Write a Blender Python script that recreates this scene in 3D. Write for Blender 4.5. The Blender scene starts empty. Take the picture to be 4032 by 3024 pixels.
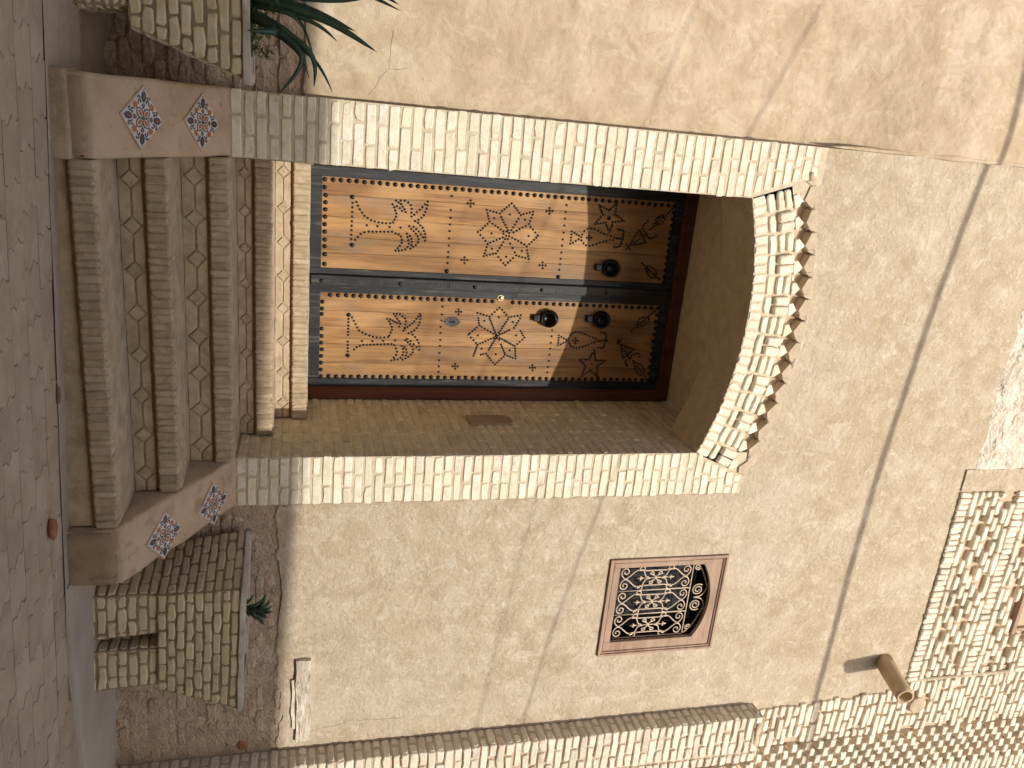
import bpy, bmesh, math, random
from mathutils import Vector, Matrix, noise
random.seed(11)
R = math.radians
sc = bpy.context.scene
COL = sc.collection

# ------------------------------------------------------------------ camera, world, sun, exposure
# X runs along the facade to the right, Y into the facade, Z up (eye level = 0, street about -1).
# The photograph was taken upright and is stored on its side: the camera is rolled by 90 degrees.
yaw, pitch, roll = 0.32501, 0.25594, 0.01199
fw = Vector((math.sin(yaw)*math.cos(pitch), math.cos(yaw)*math.cos(pitch), math.sin(pitch)))
r0 = Vector((math.cos(yaw), -math.sin(yaw), 0)); u0 = r0.cross(fw)
rt = r0*math.cos(roll) + u0*math.sin(roll); up = -r0*math.sin(roll) + u0*math.cos(roll)
cam = bpy.data.cameras.new('camera'); co = bpy.data.objects.new('camera', cam); COL.objects.link(co)
cam.sensor_fit = 'HORIZONTAL'; cam.sensor_width = 36; cam.lens = 36*3162.24/4032
cam.clip_start = .05; cam.clip_end = 400
mw = Matrix((up, -rt, -fw)).transposed().to_4x4(); mw.translation = (0, -4.4, 0); co.matrix_world = mw
sc.camera = co
SUN = Vector((.1, -1, .714)).normalized()          # towards the sun
w = bpy.data.worlds.new('World'); sc.world = w; w.use_nodes = True
sky = w.node_tree.nodes.new('ShaderNodeTexSky'); sky.sky_type = 'NISHITA'; sky.sun_disc = False
sky.dust_density = 4.; sky.sun_elevation = math.asin(SUN.z); sky.sun_rotation = math.atan2(SUN.x, SUN.y)
bg = w.node_tree.nodes['Background']; bg.inputs[1].default_value = .13
w.node_tree.links.new(sky.outputs[0], bg.inputs[0])
sl = bpy.data.lights.new('sun', 'SUN'); sl.energy = 3.6; sl.angle = R(.53); sl.color = (1, .95, .85)
so = bpy.data.objects.new('sun', sl); COL.objects.link(so); so.location = SUN*30
so.rotation_euler = SUN.to_track_quat('Z', 'Y').to_euler()
sc.view_settings.view_transform = 'Standard'; sc.view_settings.look = 'None'
sc.view_settings.exposure = 0.0; sc.view_settings.gamma = 1; sc.view_settings.use_curve_mapping = False

sc.cycles.max_bounces = 8; sc.cycles.diffuse_bounces = 7; sc.cycles.glossy_bounces = 2; sc.cycles.adaptive_threshold = .02; sc.cycles.use_denoising = True

# ------------------------------------------------------------------ materials
def mat(name, cols, scale=3., rough=.9, patches=(), bumps=(), rand=0., tint=None, stretch=(1, 1, 1), obj=False,
        metal=0., spec=.3, detail=4., dist=.2, rot=(0, 0, 0)):
    m = bpy.data.materials.new(name); m.use_nodes = True
    nt = m.node_tree; N = nt.nodes.new; L = nt.links.new; b = nt.nodes['Principled BSDF']
    b.inputs['Roughness'].default_value = rough; b.inputs['Metallic'].default_value = metal
    b.inputs['Specular IOR Level'].default_value = spec
    if obj: src = N('ShaderNodeTexCoord').outputs['Object']
    else: src = N('ShaderNodeNewGeometry').outputs['Position']
    if rand:
        oi = N('ShaderNodeObjectInfo').outputs['Random']
        ad = N('ShaderNodeVectorMath'); ad.operation = 'MULTIPLY_ADD'
        L(oi, ad.inputs[0]); ad.inputs[1].default_value = (17., 31., 23.); L(src, ad.inputs[2]); src = ad.outputs[0]
    mp = N('ShaderNodeMapping'); mp.inputs['Scale'].default_value = stretch; mp.inputs['Rotation'].default_value = rot; L(src, mp.inputs[0])
    def nz(s, d=detail, di=dist, vec=None):
        n = N('ShaderNodeTexNoise'); n.inputs['Scale'].default_value = s; n.inputs['Detail'].default_value = d
        n.inputs['Distortion'].default_value = di; n.inputs['Roughness'].default_value = .6; L(vec or mp.outputs[0], n.inputs['Vector']); return n.outputs[0]
    rp = N('ShaderNodeValToRGB'); L(nz(scale), rp.inputs[0])
    e = rp.color_ramp.elements
    while len(e) < len(cols): e.new(.5)
    for k, (p, c) in enumerate(cols): e[k].position = p; e[k].color = (*c, 1)
    col = rp.outputs[0]
    def mix(f, a, c, fac=1.):
        x = N('ShaderNodeMix'); x.data_type = 'RGBA'
        if fac != 1.:
            q = N('ShaderNodeMath'); q.operation = 'MULTIPLY'; L(f, q.inputs[0]); q.inputs[1].default_value = fac; f = q.outputs[0]
        L(f, x.inputs[0]); L(a, x.inputs[6])
        if isinstance(c, tuple): x.inputs[7].default_value = (*c, 1)
        else: L(c, x.inputs[7])
        return x.outputs[2]
    for p in patches:
        s, lo, hi, c, fac = p[:5]
        mr = N('ShaderNodeMapRange'); mr.inputs[1].default_value = lo; mr.inputs[2].default_value = hi
        vec = None
        if len(p) > 5:
            m2 = N('ShaderNodeMapping'); m2.inputs['Scale'].default_value = p[5]; L(src, m2.inputs[0]); vec = m2.outputs[0]
        L(nz(s, 3., p[6] if len(p) > 6 else .4, vec), mr.inputs[0]); col = mix(mr.outputs[0], col, c, fac)
    if rand:
        if tint:
            sp = N('ShaderNodeMath'); sp.operation = 'MULTIPLY'; L(oi, sp.inputs[0]); sp.inputs[1].default_value = 7.31
            fr = N('ShaderNodeMath'); fr.operation = 'FRACT'; L(sp.outputs[0], fr.inputs[0])
            col = mix(fr.outputs[0], col, tint, .6)
        hs = N('ShaderNodeHueSaturation'); mr = N('ShaderNodeMapRange')
        L(oi, mr.inputs[0]); mr.inputs[3].default_value = 1-rand; mr.inputs[4].default_value = 1+rand
        L(mr.outputs[0], hs.inputs['Value']); L(col, hs.inputs['Color']); col = hs.outputs[0]
    L(col, b.inputs['Base Color'])
    prev = None
    for q in bumps:
        s, st, d = q[:3]
        bp = N('ShaderNodeBump'); bp.inputs['Strength'].default_value = st; bp.inputs['Distance'].default_value = d
        L(nz(s, 3. if len(q) < 4 else q[3], 0.), bp.inputs['Height'])
        if prev: L(prev, bp.inputs['Normal'])
        prev = bp.outputs[0]
    if prev: L(prev, b.inputs['Normal'])
    return m

M = {}
M['plaster'] = mat('plaster', [(.30, (0.410, 0.327, 0.230)), (.5, (0.492, 0.400, 0.290)), (.70, (0.562, 0.474, 0.364))], 5.5, .95,
    patches=[(.9, .50, .68, (0.556, 0.478, 0.382), .6), (.7, .54, .72, (0.437, 0.336, 0.216), .5), (3.2, .55, .63, (0.589, 0.506, 0.405), .4, (1, 1, 1), 2.0), (11., .57, .66, (0.635, 0.552, 0.451), .5), (2.4, .56, .66, (0.405, 0.313, 0.216), .4, (1, 1, .5), 1.4), (24., .58, .68, (0.368, 0.285, 0.198), .45), (60., .60, .70, (0.315, 0.24, 0.16), .5), (44., .60, .68, (.68, .60, .49), .6), (6.5, .60, .68, (.64, .56, .45), .5, (1, 1, 1), 1.)],
    bumps=[(7, .5, .03), (32, .8, .012), (130, .7, .005)], detail=6.)
M['plaster_left'] = mat('plaster_left', [(.30, (.46, .36, .24)), (.5, (.54, .43, .30)), (.70, (.61, .50, .365))], 4.5, .95,
    patches=[(1.9, .53, .60, (.66, .555, .435), .42, (1, 1, .8), 2.6), (3.0, .55, .62, (.45, .335, .225), .42, (1, 1, .8), 2.2), (.8, .54, .72, (.47, .345, .225), .55), (7., .57, .64, (.66, .56, .44), .42, (1, 1, .7), 1.6), (14., .58, .7, (.41, .31, .21), .4), (50., .62, .72, (.36, .28, .19), .4)],
    bumps=[(3.6, .6, .06), (16, .5, .012), (120, .6, .005)], detail=6.)
M['render_rough'] = mat('render_rough', [(.3, (.50, .42, .33)), (.5, (.68, .60, .50)), (.7, (.80, .73, .63))], 6., .95,
    patches=[(9, .6, .72, (.36, .32, .28), .7)], bumps=[(9, 1., .06), (40, .8, .02)])
BR = [(.28, (.64, .56, .43)), (.5, (.79, .725, .595)), (.72, (.86, .82, .715))]
M['brick'] = mat('brick', BR, 16, .92, patches=[(34, .54, .68, (.84, .81, .72), .7), (26, .58, .70, (.50, .42, .29), .55), (90, .62, .70, (.38, .30, .20), .55)],
    bumps=[(40, .6, .006), (150, .6, .003)], rand=.08, tint=(.75, .68, .49))
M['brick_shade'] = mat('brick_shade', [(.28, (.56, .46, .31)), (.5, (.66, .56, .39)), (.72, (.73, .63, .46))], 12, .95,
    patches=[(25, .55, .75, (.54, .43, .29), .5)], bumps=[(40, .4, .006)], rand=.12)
M['brick_band'] = mat('brick_band', [(.28, (.59, .49, .375)), (.5, (.73, .635, .51)), (.72, (.82, .755, .65))], 16, .92,
    patches=[(34, .55, .7, (.83, .78, .69), .6), (80, .62, .72, (.42, .31, .22), .5)], bumps=[(40, .7, .008)], rand=.13, tint=(.72, .67, .55))
M['mortar'] = mat('mortar', [(.28, (.49, .41, .295)), (.55, (.61, .525, .39)), (.75, (.68, .595, .46))], 14, .95, patches=[(60, .6, .72, (.38, .30, .2), .5)], bumps=[(50, .8, .008)])
M['mortar_band'] = mat('mortar_band', [(.3, (.46, .36, .255)), (.6, (.56, .455, .335)), (.8, (.62, .52, .395))], 12, .95, bumps=[(60, .7, .006)])
M['step'] = mat('step', [(.28, (.34, .26, .17)), (.5, (.44, .35, .24)), (.72, (.54, .44, .315))], 9, .95,
    patches=[(6, .52, .66, (.56, .46, .345), .65), (14, .58, .7, (.29, .205, .135), .55), (30, .6, .7, (.58, .49, .38), .4)], bumps=[(24, .5, .010), (90, .5, .004)], rand=.06)
M['groove'] = mat('groove', [(.3, (.34, .195, .085)), (.7, (.44, .275, .14))], 9, .95, bumps=[(30, .5, .006)])
M['cheek'] = mat('cheek', [(.25, (.42, .31, .21)), (.5, (.52, .39, .27)), (.75, (.58, .455, .325))], 5, .95,
    patches=[(7, .56, .70, (.33, .235, .16), .75), (22, .6, .74, (.27, .20, .14), .55), (3, .55, .7, (.58, .44, .315), .5)], bumps=[(12, .5, .015), (60, .5, .005)])
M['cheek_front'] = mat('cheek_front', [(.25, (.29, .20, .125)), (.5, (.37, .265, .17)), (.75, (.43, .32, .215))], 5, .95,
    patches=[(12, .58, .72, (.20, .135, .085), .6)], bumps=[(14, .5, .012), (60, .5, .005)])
M['masonry'] = mat('masonry', [(.28, (.42, .325, .235)), (.5, (.54, .43, .32)), (.72, (.63, .52, .40))], 9, .97,
    patches=[(16, .56, .68, (.62, .52, .42), .6), (13, .60, .7, (.31, .215, .15), .55), (2.2, .55, .68, (.50, .37, .27), .6)], bumps=[(14, .9, .03), (50, 1., .014)], rand=.08)
M['red_brick'] = mat('red_brick', [(.3, (.27, .11, .06)), (.7, (.38, .18, .105))], 20, .95, bumps=[(40, .6, .008)])
M['paver'] = mat('paver', [(.27, (.34, .275, .20)), (.5, (.41, .335, .245)), (.73, (.47, .39, .295))], 5, .93,
    patches=[(2.2, .52, .68, (.52, .45, .355), .6), (18, .58, .75, (.54, .47, .37), .5), (40, .64, .74, (.28, .22, .165), .5), (1.3, .55, .68, (.36, .29, .22), .5)], bumps=[(20, .35, .010), (90, .4, .004)], rand=.05)
M['joint'] = mat('joint', [(.3, (.34, .27, .195)), (.7, (.43, .35, .255))], 12, .97, bumps=[(60, .6, .006)])
M['concrete'] = mat('concrete', [(.25, (.38, .325, .27)), (.5, (.45, .39, .325)), (.75, (.50, .44, .37))], 3, .9,
    patches=[(8, .58, .75, (.40, .35, .30), .5)], bumps=[(12, .3, .010), (80, .3, .003)])
M['dirt'] = mat('dirt', [(.3, (.17, .12, .075)), (.7, (.26, .19, .125))], 9, .97, bumps=[(40, .7, .010)])
M['pot_brick'] = mat('pot_brick', [(.27, (0.528, 0.446, 0.286)), (.5, (0.671, 0.583, 0.391)), (.73, (0.759, 0.676, 0.484))], 12, .93,
    patches=[(14, .62, .74, (0.253, 0.204, 0.132), .7), (30, .58, .74, (0.682, 0.627, 0.473), .5)], bumps=[(40, .5, .006), (120, .4, .003)], rand=.07, tint=(.62, .535, .345))
M['pot_joint'] = mat('pot_joint', [(.3, (.24, .19, .13)), (.7, (.36, .295, .205))], 14, .95, bumps=[(50, .5, .006)])
M['pot_rim'] = mat('pot_rim', [(.3, (.36, .31, .23)), (.55, (.52, .465, .37)), (.75, (.64, .59, .50))], 10, .9,
    patches=[(14, .6, .74, (.26, .24, .19), .6)], bumps=[(30, .5, .010)])
M['soil'] = mat('soil', [(.3, (.10, .065, .04)), (.7, (.23, .16, .105))], 20, .98, bumps=[(50, .9, .02)])
M['leaf'] = mat('leaf', [(.3, (.022, .048, .024)), (.7, (.045, .085, .042))], 9, .42, obj=True, spec=.5, rand=.25)
M['moss'] = mat('moss', [(.3, (.03, .05, .012)), (.7, (.09, .13, .03))], 20, .8)
M['wood'] = mat('wood', [(.27, (0.190, 0.093, 0.037)), (.47, (0.351, 0.191, 0.077)), (.72, (0.475, 0.280, 0.123))], 11, .6, stretch=(1, 1, .07),
    patches=[(2.4, .52, .64, (0.228, 0.116, 0.053), .5, (1, 1, .5)), (40, .54, .64, (0.142, 0.071, 0.033), .5, (1, 1, .04)), (4, .55, .66, (0.237, 0.178, 0.132), .5, (1, 1, .4)), (1.6, .53, .64, (0.522, 0.320, 0.150), .6, (1, 1, .6)), (70, .56, .66, (0.104, 0.058, 0.031), .35, (1, 1, .06))],
    bumps=[(40, .5, .004)], rand=.10, spec=.3)
M['black_wood'] = mat('black_wood', [(.3, (.010, .011, .013)), (.55, (.024, .027, .031)), (.8, (.045, .049, .055))], 8, .55, stretch=(1, 1, .12),
    patches=[(40, .55, .66, (.13, .125, .115), .55, (1, 1, .06)), (3, .52, .7, (.045, .05, .057), .7), (60, .6, .7, (.006, .006, .007), .6, (1, 1, .1))], bumps=[(40, .4, .003)], spec=.3)
M['frame_wood'] = mat('frame_wood', [(.3, (.075, .022, .012)), (.55, (.125, .040, .022)), (.8, (.17, .062, .035))], 10, .6, stretch=(1, 1, .08), bumps=[(30, .4, .004)], spec=.35)
M['iron'] = mat('iron', [(.3, (.008, .008, .009)), (.7, (.03, .029, .03))], 30, .33, metal=.6, spec=.5, bumps=[(60, .25, .002)])
M['plate'] = mat('plate', [(.3, (.035, .037, .042)), (.7, (.085, .088, .095))], 20, .5, metal=.4, bumps=[(60, .4, .003)])
M['brass'] = mat('brass', [(.3, (.45, .36, .20)), (.7, (.75, .66, .45))], 20, .3, metal=1.)
M['hole'] = mat('hole', [(.3, (.004, .004, .004)), (.7, (.006, .005, .005))], 5, .9)
M['window_wood'] = mat('window_wood', [(.25, (.27, .175, .12)), (.5, (.38, .26, .185)), (.78, (.47, .34, .255))], 14, .65, stretch=(.2, 1, 1),
    patches=[(24, .6, .72, (.20, .10, .065), .5, (.2, 1, 1))], bumps=[(40, .3, .003)])
M['grille'] = mat('grille', [(.3, (.56, .44, .33)), (.7, (.68, .56, .43))], 30, .6, bumps=[(60, .3, .002)])
M['glass'] = mat('glass', [(.3, (.006, .006, .007)), (.7, (.009, .008, .008))], 3, .12, spec=.4)
M['tile_white'] = mat('tile_white', [(.3, (.56, .545, .53)), (.7, (.68, .665, .65))], 8, .35, spec=.5)
M['tile_orange'] = mat('tile_orange', [(.3, (.34, .115, .035)), (.7, (.43, .155, .05))], 40, .3, spec=.5)
M['tile_dark'] = mat('tile_dark', [(.3, (.035, .03, .05)), (.7, (.055, .048, .07))], 40, .3, spec=.5)
M['tile_brown'] = mat('tile_brown', [(.3, (.12, .055, .03)), (.7, (.19, .085, .04))], 40, .3, spec=.5)
M['tile_green'] = mat('tile_green', [(.3, (.02, .08, .045)), (.7, (.03, .11, .06))], 40, .3, spec=.5)
M['clay'] = mat('clay', [(.3, (.46, .34, .21)), (.7, (.58, .45, .30))], 9, .93, bumps=[(20, .5, .012), (80, .5, .005)])
M['log'] = mat('log', [(.3, (.40, .30, .20)), (.7, (.58, .47, .34))], 20, .9, bumps=[(40, .5, .006)])
M['plank_wood'] = mat('plank_wood', [(.28, (.40, .32, .24)), (.48, (.64, .56, .46)), (.7, (.80, .74, .65))], 16, .9, stretch=(.25, 1, 1),
    patches=[(20, .54, .64, (.34, .28, .215), .65, (.3, 1, 1)), (9, .56, .66, (.50, .40, .29), .6), (50, .58, .66, (.28, .21, .15), .6)], bumps=[(30, 1., .016), (90, .8, .008)])
M['render_pale'] = mat('render_pale', [(.3, (.66, .58, .46)), (.7, (.76, .69, .57))], 2, .95, bumps=[(20, .5, .01)])
M['cable'] = mat('cable', [(.3, (.02, .02, .02)), (.7, (.03, .03, .03))], 5, .6)

# ------------------------------------------------------------------ builders
W = {}
def setp(o, parent, loc):
    o.location = loc; W[o] = Vector(loc)
    if parent is not None:
        o.parent = parent; o.matrix_parent_inverse = Matrix.Translation(-W[parent])
def thing(name, label, cat, loc, group=None):
    o = bpy.data.objects.new(name, None); COL.objects.link(o); o.empty_display_size = .1
    setp(o, None, Vector(loc)); o['label'] = label; o['category'] = cat
    if group: o['group'] = group
    return o
def tag(o, label, cat, group=None):
    o['label'] = label; o['category'] = cat
    if group: o['group'] = group
    return o
def add(name, V, F, m, parent=None, smooth=False):
    V = [Vector(v) for v in V]
    lo = Vector([min(v[i] for v in V) for i in range(3)]); hi = Vector([max(v[i] for v in V) for i in range(3)])
    c = (lo+hi)/2
    me = bpy.data.meshes.new(name); me.from_pydata([v-c for v in V], [], F)
    me.materials.append(M[m] if isinstance(m, str) else m)
    if smooth: me.shade_smooth()
    o = bpy.data.objects.new(name, me); COL.objects.link(o); setp(o, parent, c); return o
def addbm(name, bm, m, parent=None, smooth=False):
    bm.verts.ensure_lookup_table(); bm.verts.index_update()
    V = [v.co.copy() for v in bm.verts]; F = [[v.index for v in f.verts] for f in bm.faces]; bm.free()
    return add(name, V, F, m, parent, smooth)
def inst(name, mesh, parent, loc, scale=None):
    o = bpy.data.objects.new(name, mesh); COL.objects.link(o); setp(o, parent, Vector(loc))
    if scale: o.scale = scale
    return o
BOXF = [(0, 3, 2, 1), (4, 5, 6, 7), (0, 1, 5, 4), (1, 2, 6, 5), (2, 3, 7, 6), (3, 0, 4, 7)]
def boxv(x0, x1, y0, y1, z0, z1):
    return [(x0, y0, z0), (x1, y0, z0), (x1, y1, z0), (x0, y1, z0), (x0, y0, z1), (x1, y0, z1), (x1, y1, z1), (x0, y1, z1)]
def box(name, x0, x1, y0, y1, z0, z1, m, parent=None, bev=0., nz=0.):
    if not bev: return add(name, boxv(x0, x1, y0, y1, z0, z1), BOXF, m, parent)
    bm = bmesh.new(); vs = [bm.verts.new(v) for v in boxv(x0, x1, y0, y1, z0, z1)]
    for f in BOXF: bm.faces.new([vs[i] for i in f])
    bmesh.ops.bevel(bm, geom=bm.edges[:], offset=bev, segments=2, affect='EDGES', profile=.6)
    return addbm(name, bm, m, parent)
def multi(name, parts, m, parent=None, smooth=False):   # parts: list of (V, F) of one object
    V, F = [], []
    for v, f in parts:
        k = len(V); V += list(v); F += [[i+k for i in q] for q in f]
    return add(name, V, F, m, parent, smooth)
def rj(a): return random.uniform(-a, a)
def brick(parent, c, ex, ey, ez, l, h, d, m, name='brick', b=.007, jit=.0025, tilt=.012):
    """A worn brick: c is the middle of its face, ex its length, ey out of the wall, ez its height."""
    c, ex, ey, ez = Vector(c), Vector(ex), Vector(ey), Vector(ez)
    hl, hh = l/2, h/2; k = min(b*1.3, hh*.5); tx, tz = rj(tilt), rj(tilt); o = rj(jit)
    P = [(-hl+k, -hh), (rj(hl*.4), -hh+rj(jit)), (hl-k, -hh), (hl, -hh+k), (hl, hh-k), (hl-k, hh), (rj(hl*.4), hh+rj(jit)), (-hl+k, hh), (-hl, hh-k), (-hl, -hh+k)]
    P = [(x+rj(jit), z+rj(jit)) for x, z in P]; n = 10; V = []
    if random.random() < .22:
        q_ = random.choice(((2, 3), (4, 5), (7, 8), (9, 0)))
        for i_ in q_: P[i_] = (P[i_][0]*random.uniform(.86, .96), P[i_][1]*random.uniform(.62, .9))
    for dep, ins in ((-d, 0), (-b, 0), (0, b)):
        for x, z in P:
            s, t = x*(1-ins/hl), z*(1-ins/hh)
            V.append(c+ex*s+ez*t+ey*(dep+(o+tx*s+tz*t if dep > -d else 0)))
    F = []
    for r in range(2):
        for i in range(n):
            j = (i+1) % n; F.append((r*n+i, r*n+j, r*n+n+j, r*n+n+i))
    F.append(tuple(range(2*n, 3*n)))
    if ex.cross(ez).dot(ey) < 0: F = [tuple(reversed(f)) for f in F]
    return add(name, V, F, m, parent)
def tubev(pts, rad, n=6, closed=False):
    pts = [Vector(p) for p in pts]; V = []; F = []
    t0 = (pts[1]-pts[0]).normalized(); a = t0.orthogonal().normalized()
    for i, p in enumerate(pts):
        t = (pts[min(i+1, len(pts)-1)]-pts[max(i-1, 0)]).normalized()
        a = (a-t*a.dot(t)).normalized(); bb = t.cross(a); rr = rad[i] if isinstance(rad, (list, tuple)) else rad
        for k in range(n):
            th = 2*math.pi*k/n; V.append(p+(a*math.cos(th)+bb*math.sin(th))*rr)
    for i in range(len(pts)-1):
        for k in range(n):
            F.append((i*n+k, i*n+(k+1) % n, (i+1)*n+(k+1) % n, (i+1)*n+k))
    F.append(tuple(reversed(range(n)))); F.append(tuple(range((len(pts)-1)*n, len(pts)*n)))
    return V, F
def tube(name, pts, rad, m, parent=None, n=6):
    V, F = tubev(pts, rad, n); return add(name, V, F, m, parent, True)
def lathev(prof, c, axis, n=20):
    axis = Vector(axis).normalized(); a = axis.orthogonal().normalized(); b = axis.cross(a); V = []; F = []
    for r, h in prof:
        for k in range(n):
            th = 2*math.pi*k/n; V.append(Vector(c)+axis*h+(a*math.cos(th)+b*math.sin(th))*r)
    for i in range(len(prof)-1):
        for k in range(n): F.append((i*n+k, i*n+(k+1) % n, (i+1)*n+(k+1) % n, (i+1)*n+k))
    F.append(tuple(reversed(range(n)))); F.append(tuple(range((len(prof)-1)*n, len(prof)*n)))
    return V, F
def lathe(name, prof, c, axis, m, parent=None, n=20):
    V, F = lathev(prof, c, axis, n); return add(name, V, F, m, parent, True)
def sstep(a, b, x):
    t = max(0, min(1, (x-a)/(b-a))); return t*t*(3-2*t)
def rough(o_bm, amp, freq, seed=0.):
    for v in o_bm.verts:
        p = v.co*freq+Vector((seed, seed*.7, 0))
        v.co += Vector((noise.noise(p), noise.noise(p+Vector((9, 3, 5))), noise.noise(p+Vector((4, 8, 1)))))*amp
def gz(x): return -.945-.043*x       # the street falls to the right
EX, EY, EZ = Vector((1, 0, 0)), Vector((0, -1, 0)), Vector((0, 0, 1))
CR = .0598                            # height of one brick course

# ------------------------------------------------------------------ street and opposite house
def gsheet(name, x0, x1, y0, y1, dz, m, nx=2, ny=2, parent=None):
    V = []; F = []
    for j in range(ny+1):
        for i in range(nx+1):
            x = x0+(x1-x0)*i/nx; y = y0+(y1-y0)*j/ny; V.append((x, y, gz(x)+dz+(.004 if abs(x0) < 30 else .0015)*noise.noise(Vector((x*3, y*3, 2)))))
    for j in range(ny):
        for i in range(nx): a = j*(nx+1)+i; F.append((a, a+1, a+nx+2, a+nx+1))
    return add(name, V, F, m, parent)
street = gsheet('street', -40, 40, -40, 1.2, -.0045, 'joint', 160, 80); street['kind'] = 'structure'
def paver_shape():
    a, b, q = .104, .083, .020   # wavy interlocking paver
    return [(-a, -b), (a, -b), (a, -b*.62), (a+q, -b*.30), (a, b*.02), (a-q, b*.30), (a, b*.62), (a, b), (-a, b), (-a, b*.62), (-a-q, b*.30), (-a, b*.02), (-a+q, -b*.30), (-a, -b*.62)]
def paver_mesh(v):
    P = paver_shape(); P = [(x-math.copysign(.0014, x), y-math.copysign(.0012, y)) for x, y in P]; n = len(P); V = []; F = []
    for z, s in ((-.03, 1), (-.002, 1), (0, .982)):
        V += [(x*s+rj(.002), y*s+rj(.002), z+rj(.0008)) for x, y in P]
    for r in range(2):
        for i in range(n): F.append((r*n+i, r*n+(i+1) % n, (r+1)*n+(i+1) % n, (r+1)*n+i))
    F.append(tuple(range(2*n, 3*n)))
    me = bpy.data.meshes.new('paver'); me.from_pydata(V, [], F); me.materials.append(M['paver']); return me
PM = [paver_mesh(i) for i in range(8)]
row = 0
y = -.935
while y > -1.95:
    x = -1.0 + (.104 if row % 2 else 0)
    while x < 4.0:
        if not (y < -1.5 and x < 1.0) and not (y < -1.75 and x < 1.8):
            o = inst('paver', random.choice(PM), street, (x, y, gz(x)+rj(.0014)))
            o.rotation_euler = (rj(.005), math.atan(.043)+rj(.005), rj(.006))
        x += .209
    y -= .167; row += 1
# smooth dusty strip between the pavers and the steps, and the grey concrete apron on the right
st = gsheet('dust_strip', -1.4, 2.5, -.86, -.35, .004, 'paver', 60, 12, street)
def sheet_poly(name, front, yb, m, parent, zf, zb, t=.05):
    V = []; F = []; n = len(front); K = 10
    for x, yf in front:
        for k in range(K+1):
            s = k/K; yy = yf+(yb-yf)*s; z = gz(x)+zf(x)*(1-s)+zb(x)*s+.004*noise.noise(Vector((x*6, yy*6, 7))); V.append((x, yy, z))
        V.append((x, yf-.004, gz(x)-.05))
    for i in range(n-1):
        for k in range(K): a = i*(K+2)+k; F.append((a, a+K+2, a+K+3, a+1))
        a = i*(K+2); F.append((a+K+1, a+K+1+K+2, a+K+2, a))
    return add(name, V, F, m, parent, True)
fr = []
for i in range(41):
    x = 2.22+i*.06; yf = -.84 if x < 2.62 else -.84+.16*min(1, (x-2.62)/.75)+.02*max(0, x-3.37)
    fr.append((x, yf+.008*noise.noise(Vector((x*5, 0, 0)))))
ap = sheet_poly('concrete_apron', fr, .05, 'concrete', street, lambda x: .012, lambda x: .03)
gsheet('gutter_dirt', 2.5, 4.7, -.9, -.5, -.006, 'dirt', 20, 4, street)
opp = box('house', -16, 16, -13, -7, -2.2, 5.17, 'render_pale'); opp.rotation_euler = (0, 0, -math.atan(.09))
opp.location = (opp.location.x, opp.location.y, opp.location.z)
tag(opp, 'flat roofed tan house across the lane, behind the viewer', 'house')

# ------------------------------------------------------------------ facade walls
def pierY(z): return -.02
def Yw(x, z):          # right plaster surface
    n = .006*noise.noise(Vector((x*1.6, z*1.6, 3)))+.0025*noise.noise(Vector((x*6, z*6, 8)))
    return n
def Yl(x, z):          # left plaster surface stands behind the doorway and swells forward above it
    b = .14-.19*sstep(2.85, 4.1, z)*sstep(-1.6, -.05, x)
    q = math.hypot(x+.11, z-.19)/.13; b -= .016*(1-sstep(.75, 1., q))*(.6+.4*sstep(.3, .7, q))
    n = .010*noise.noise(Vector((x*1.9, z*1.9, 13)))+.004*noise.noise(Vector((x*6, z*6, 18)))
    return b+n
def patch(x0, x1, zlo, zhi, fy, st=.06):
    nx = max(1, int((x1-x0)/st)); V = []; F = []
    zl = [zlo(x0+(x1-x0)*i/nx) if callable(zlo) else zlo for i in range(nx+1)]
    nz = max(1, int((zhi-min(zl))/st))
    for i in range(nx+1):
        x = x0+(x1-x0)*i/nx
        for k in range(nz+1):
            z = zl[i]+(zhi-zl[i])*k/nz; V.append((x, fy(x, z), z))
    for i in range(nx):
        for k in range(nz): a = i*(nz+1)+k; F.append((a, a+nz+1, a+nz+2, a+1))
    return V, F
AC = (1.03, .41); AR = 2.285           # arch: centre (X, Z) and inner radius
OC = (1.02, .708); OR = 2.41           # outer edge of the arch brickwork
XL0, XL1, XR0, XR1 = -.027, .297, 1.945, 2.245
def arcz(x, c=OC, r=OR): return c[1]+math.sqrt(max(0, r*r-(x-c[0])**2))
def zport(x): return max(arcz(x), 3.03 if x < .22 else 0, 2.885 if x > 2.03 else 0)+.006*noise.noise(Vector((x*9, 0, 4)))
TOP = 7.2
WX0, WX1, WZ0, WZ1 = 2.712, 3.484, 2.014, 2.9
right_wall = thing('plaster_wall', 'tan plastered facade with the small barred window and the arched doorway', 'wall', (3, 0, gz(3)))
def ZB(x): return -.12+.025*noise.noise(Vector((x*2.3, 0, 6)))+.03*noise.noise(Vector((x*11, 0, 6)))+.02*noise.noise(Vector((x*31, 0, 6)))                              # below this the plaster has come off
multi('plaster_face', [patch(XL0, XR1, zport, TOP, Yw, .05), patch(XR1, 2.29, ZB, TOP, Yw, .05), patch(2.29, WX0, ZB, 4.71, Yw, .03), patch(WX0, WX1, ZB, WZ0, Yw, .03),
      patch(WX0, WX1, WZ1, 4.71, Yw), patch(WX1, 4.12, ZB, 4.71, Yw, .03)], 'plaster', right_wall, True)
V, F = patch(XR1-.02, 4.1, -1.4, -.03, lambda x, z: .008+.006*noise.noise(Vector((x*4, z*4, 5))), .05)
add('bedding', V, F, 'masonry', right_wall, True)
left_wall = thing('plaster_wall', 'tan plastered wall with trowel swirls, left of the doorway behind the long leaves', 'wall', (-1, .14, gz(-1)))
V, F = patch(-4, XL0, .0, TOP, Yl, .04)
add('plaster_face', V, F, 'plaster_left', left_wall, True)
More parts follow.
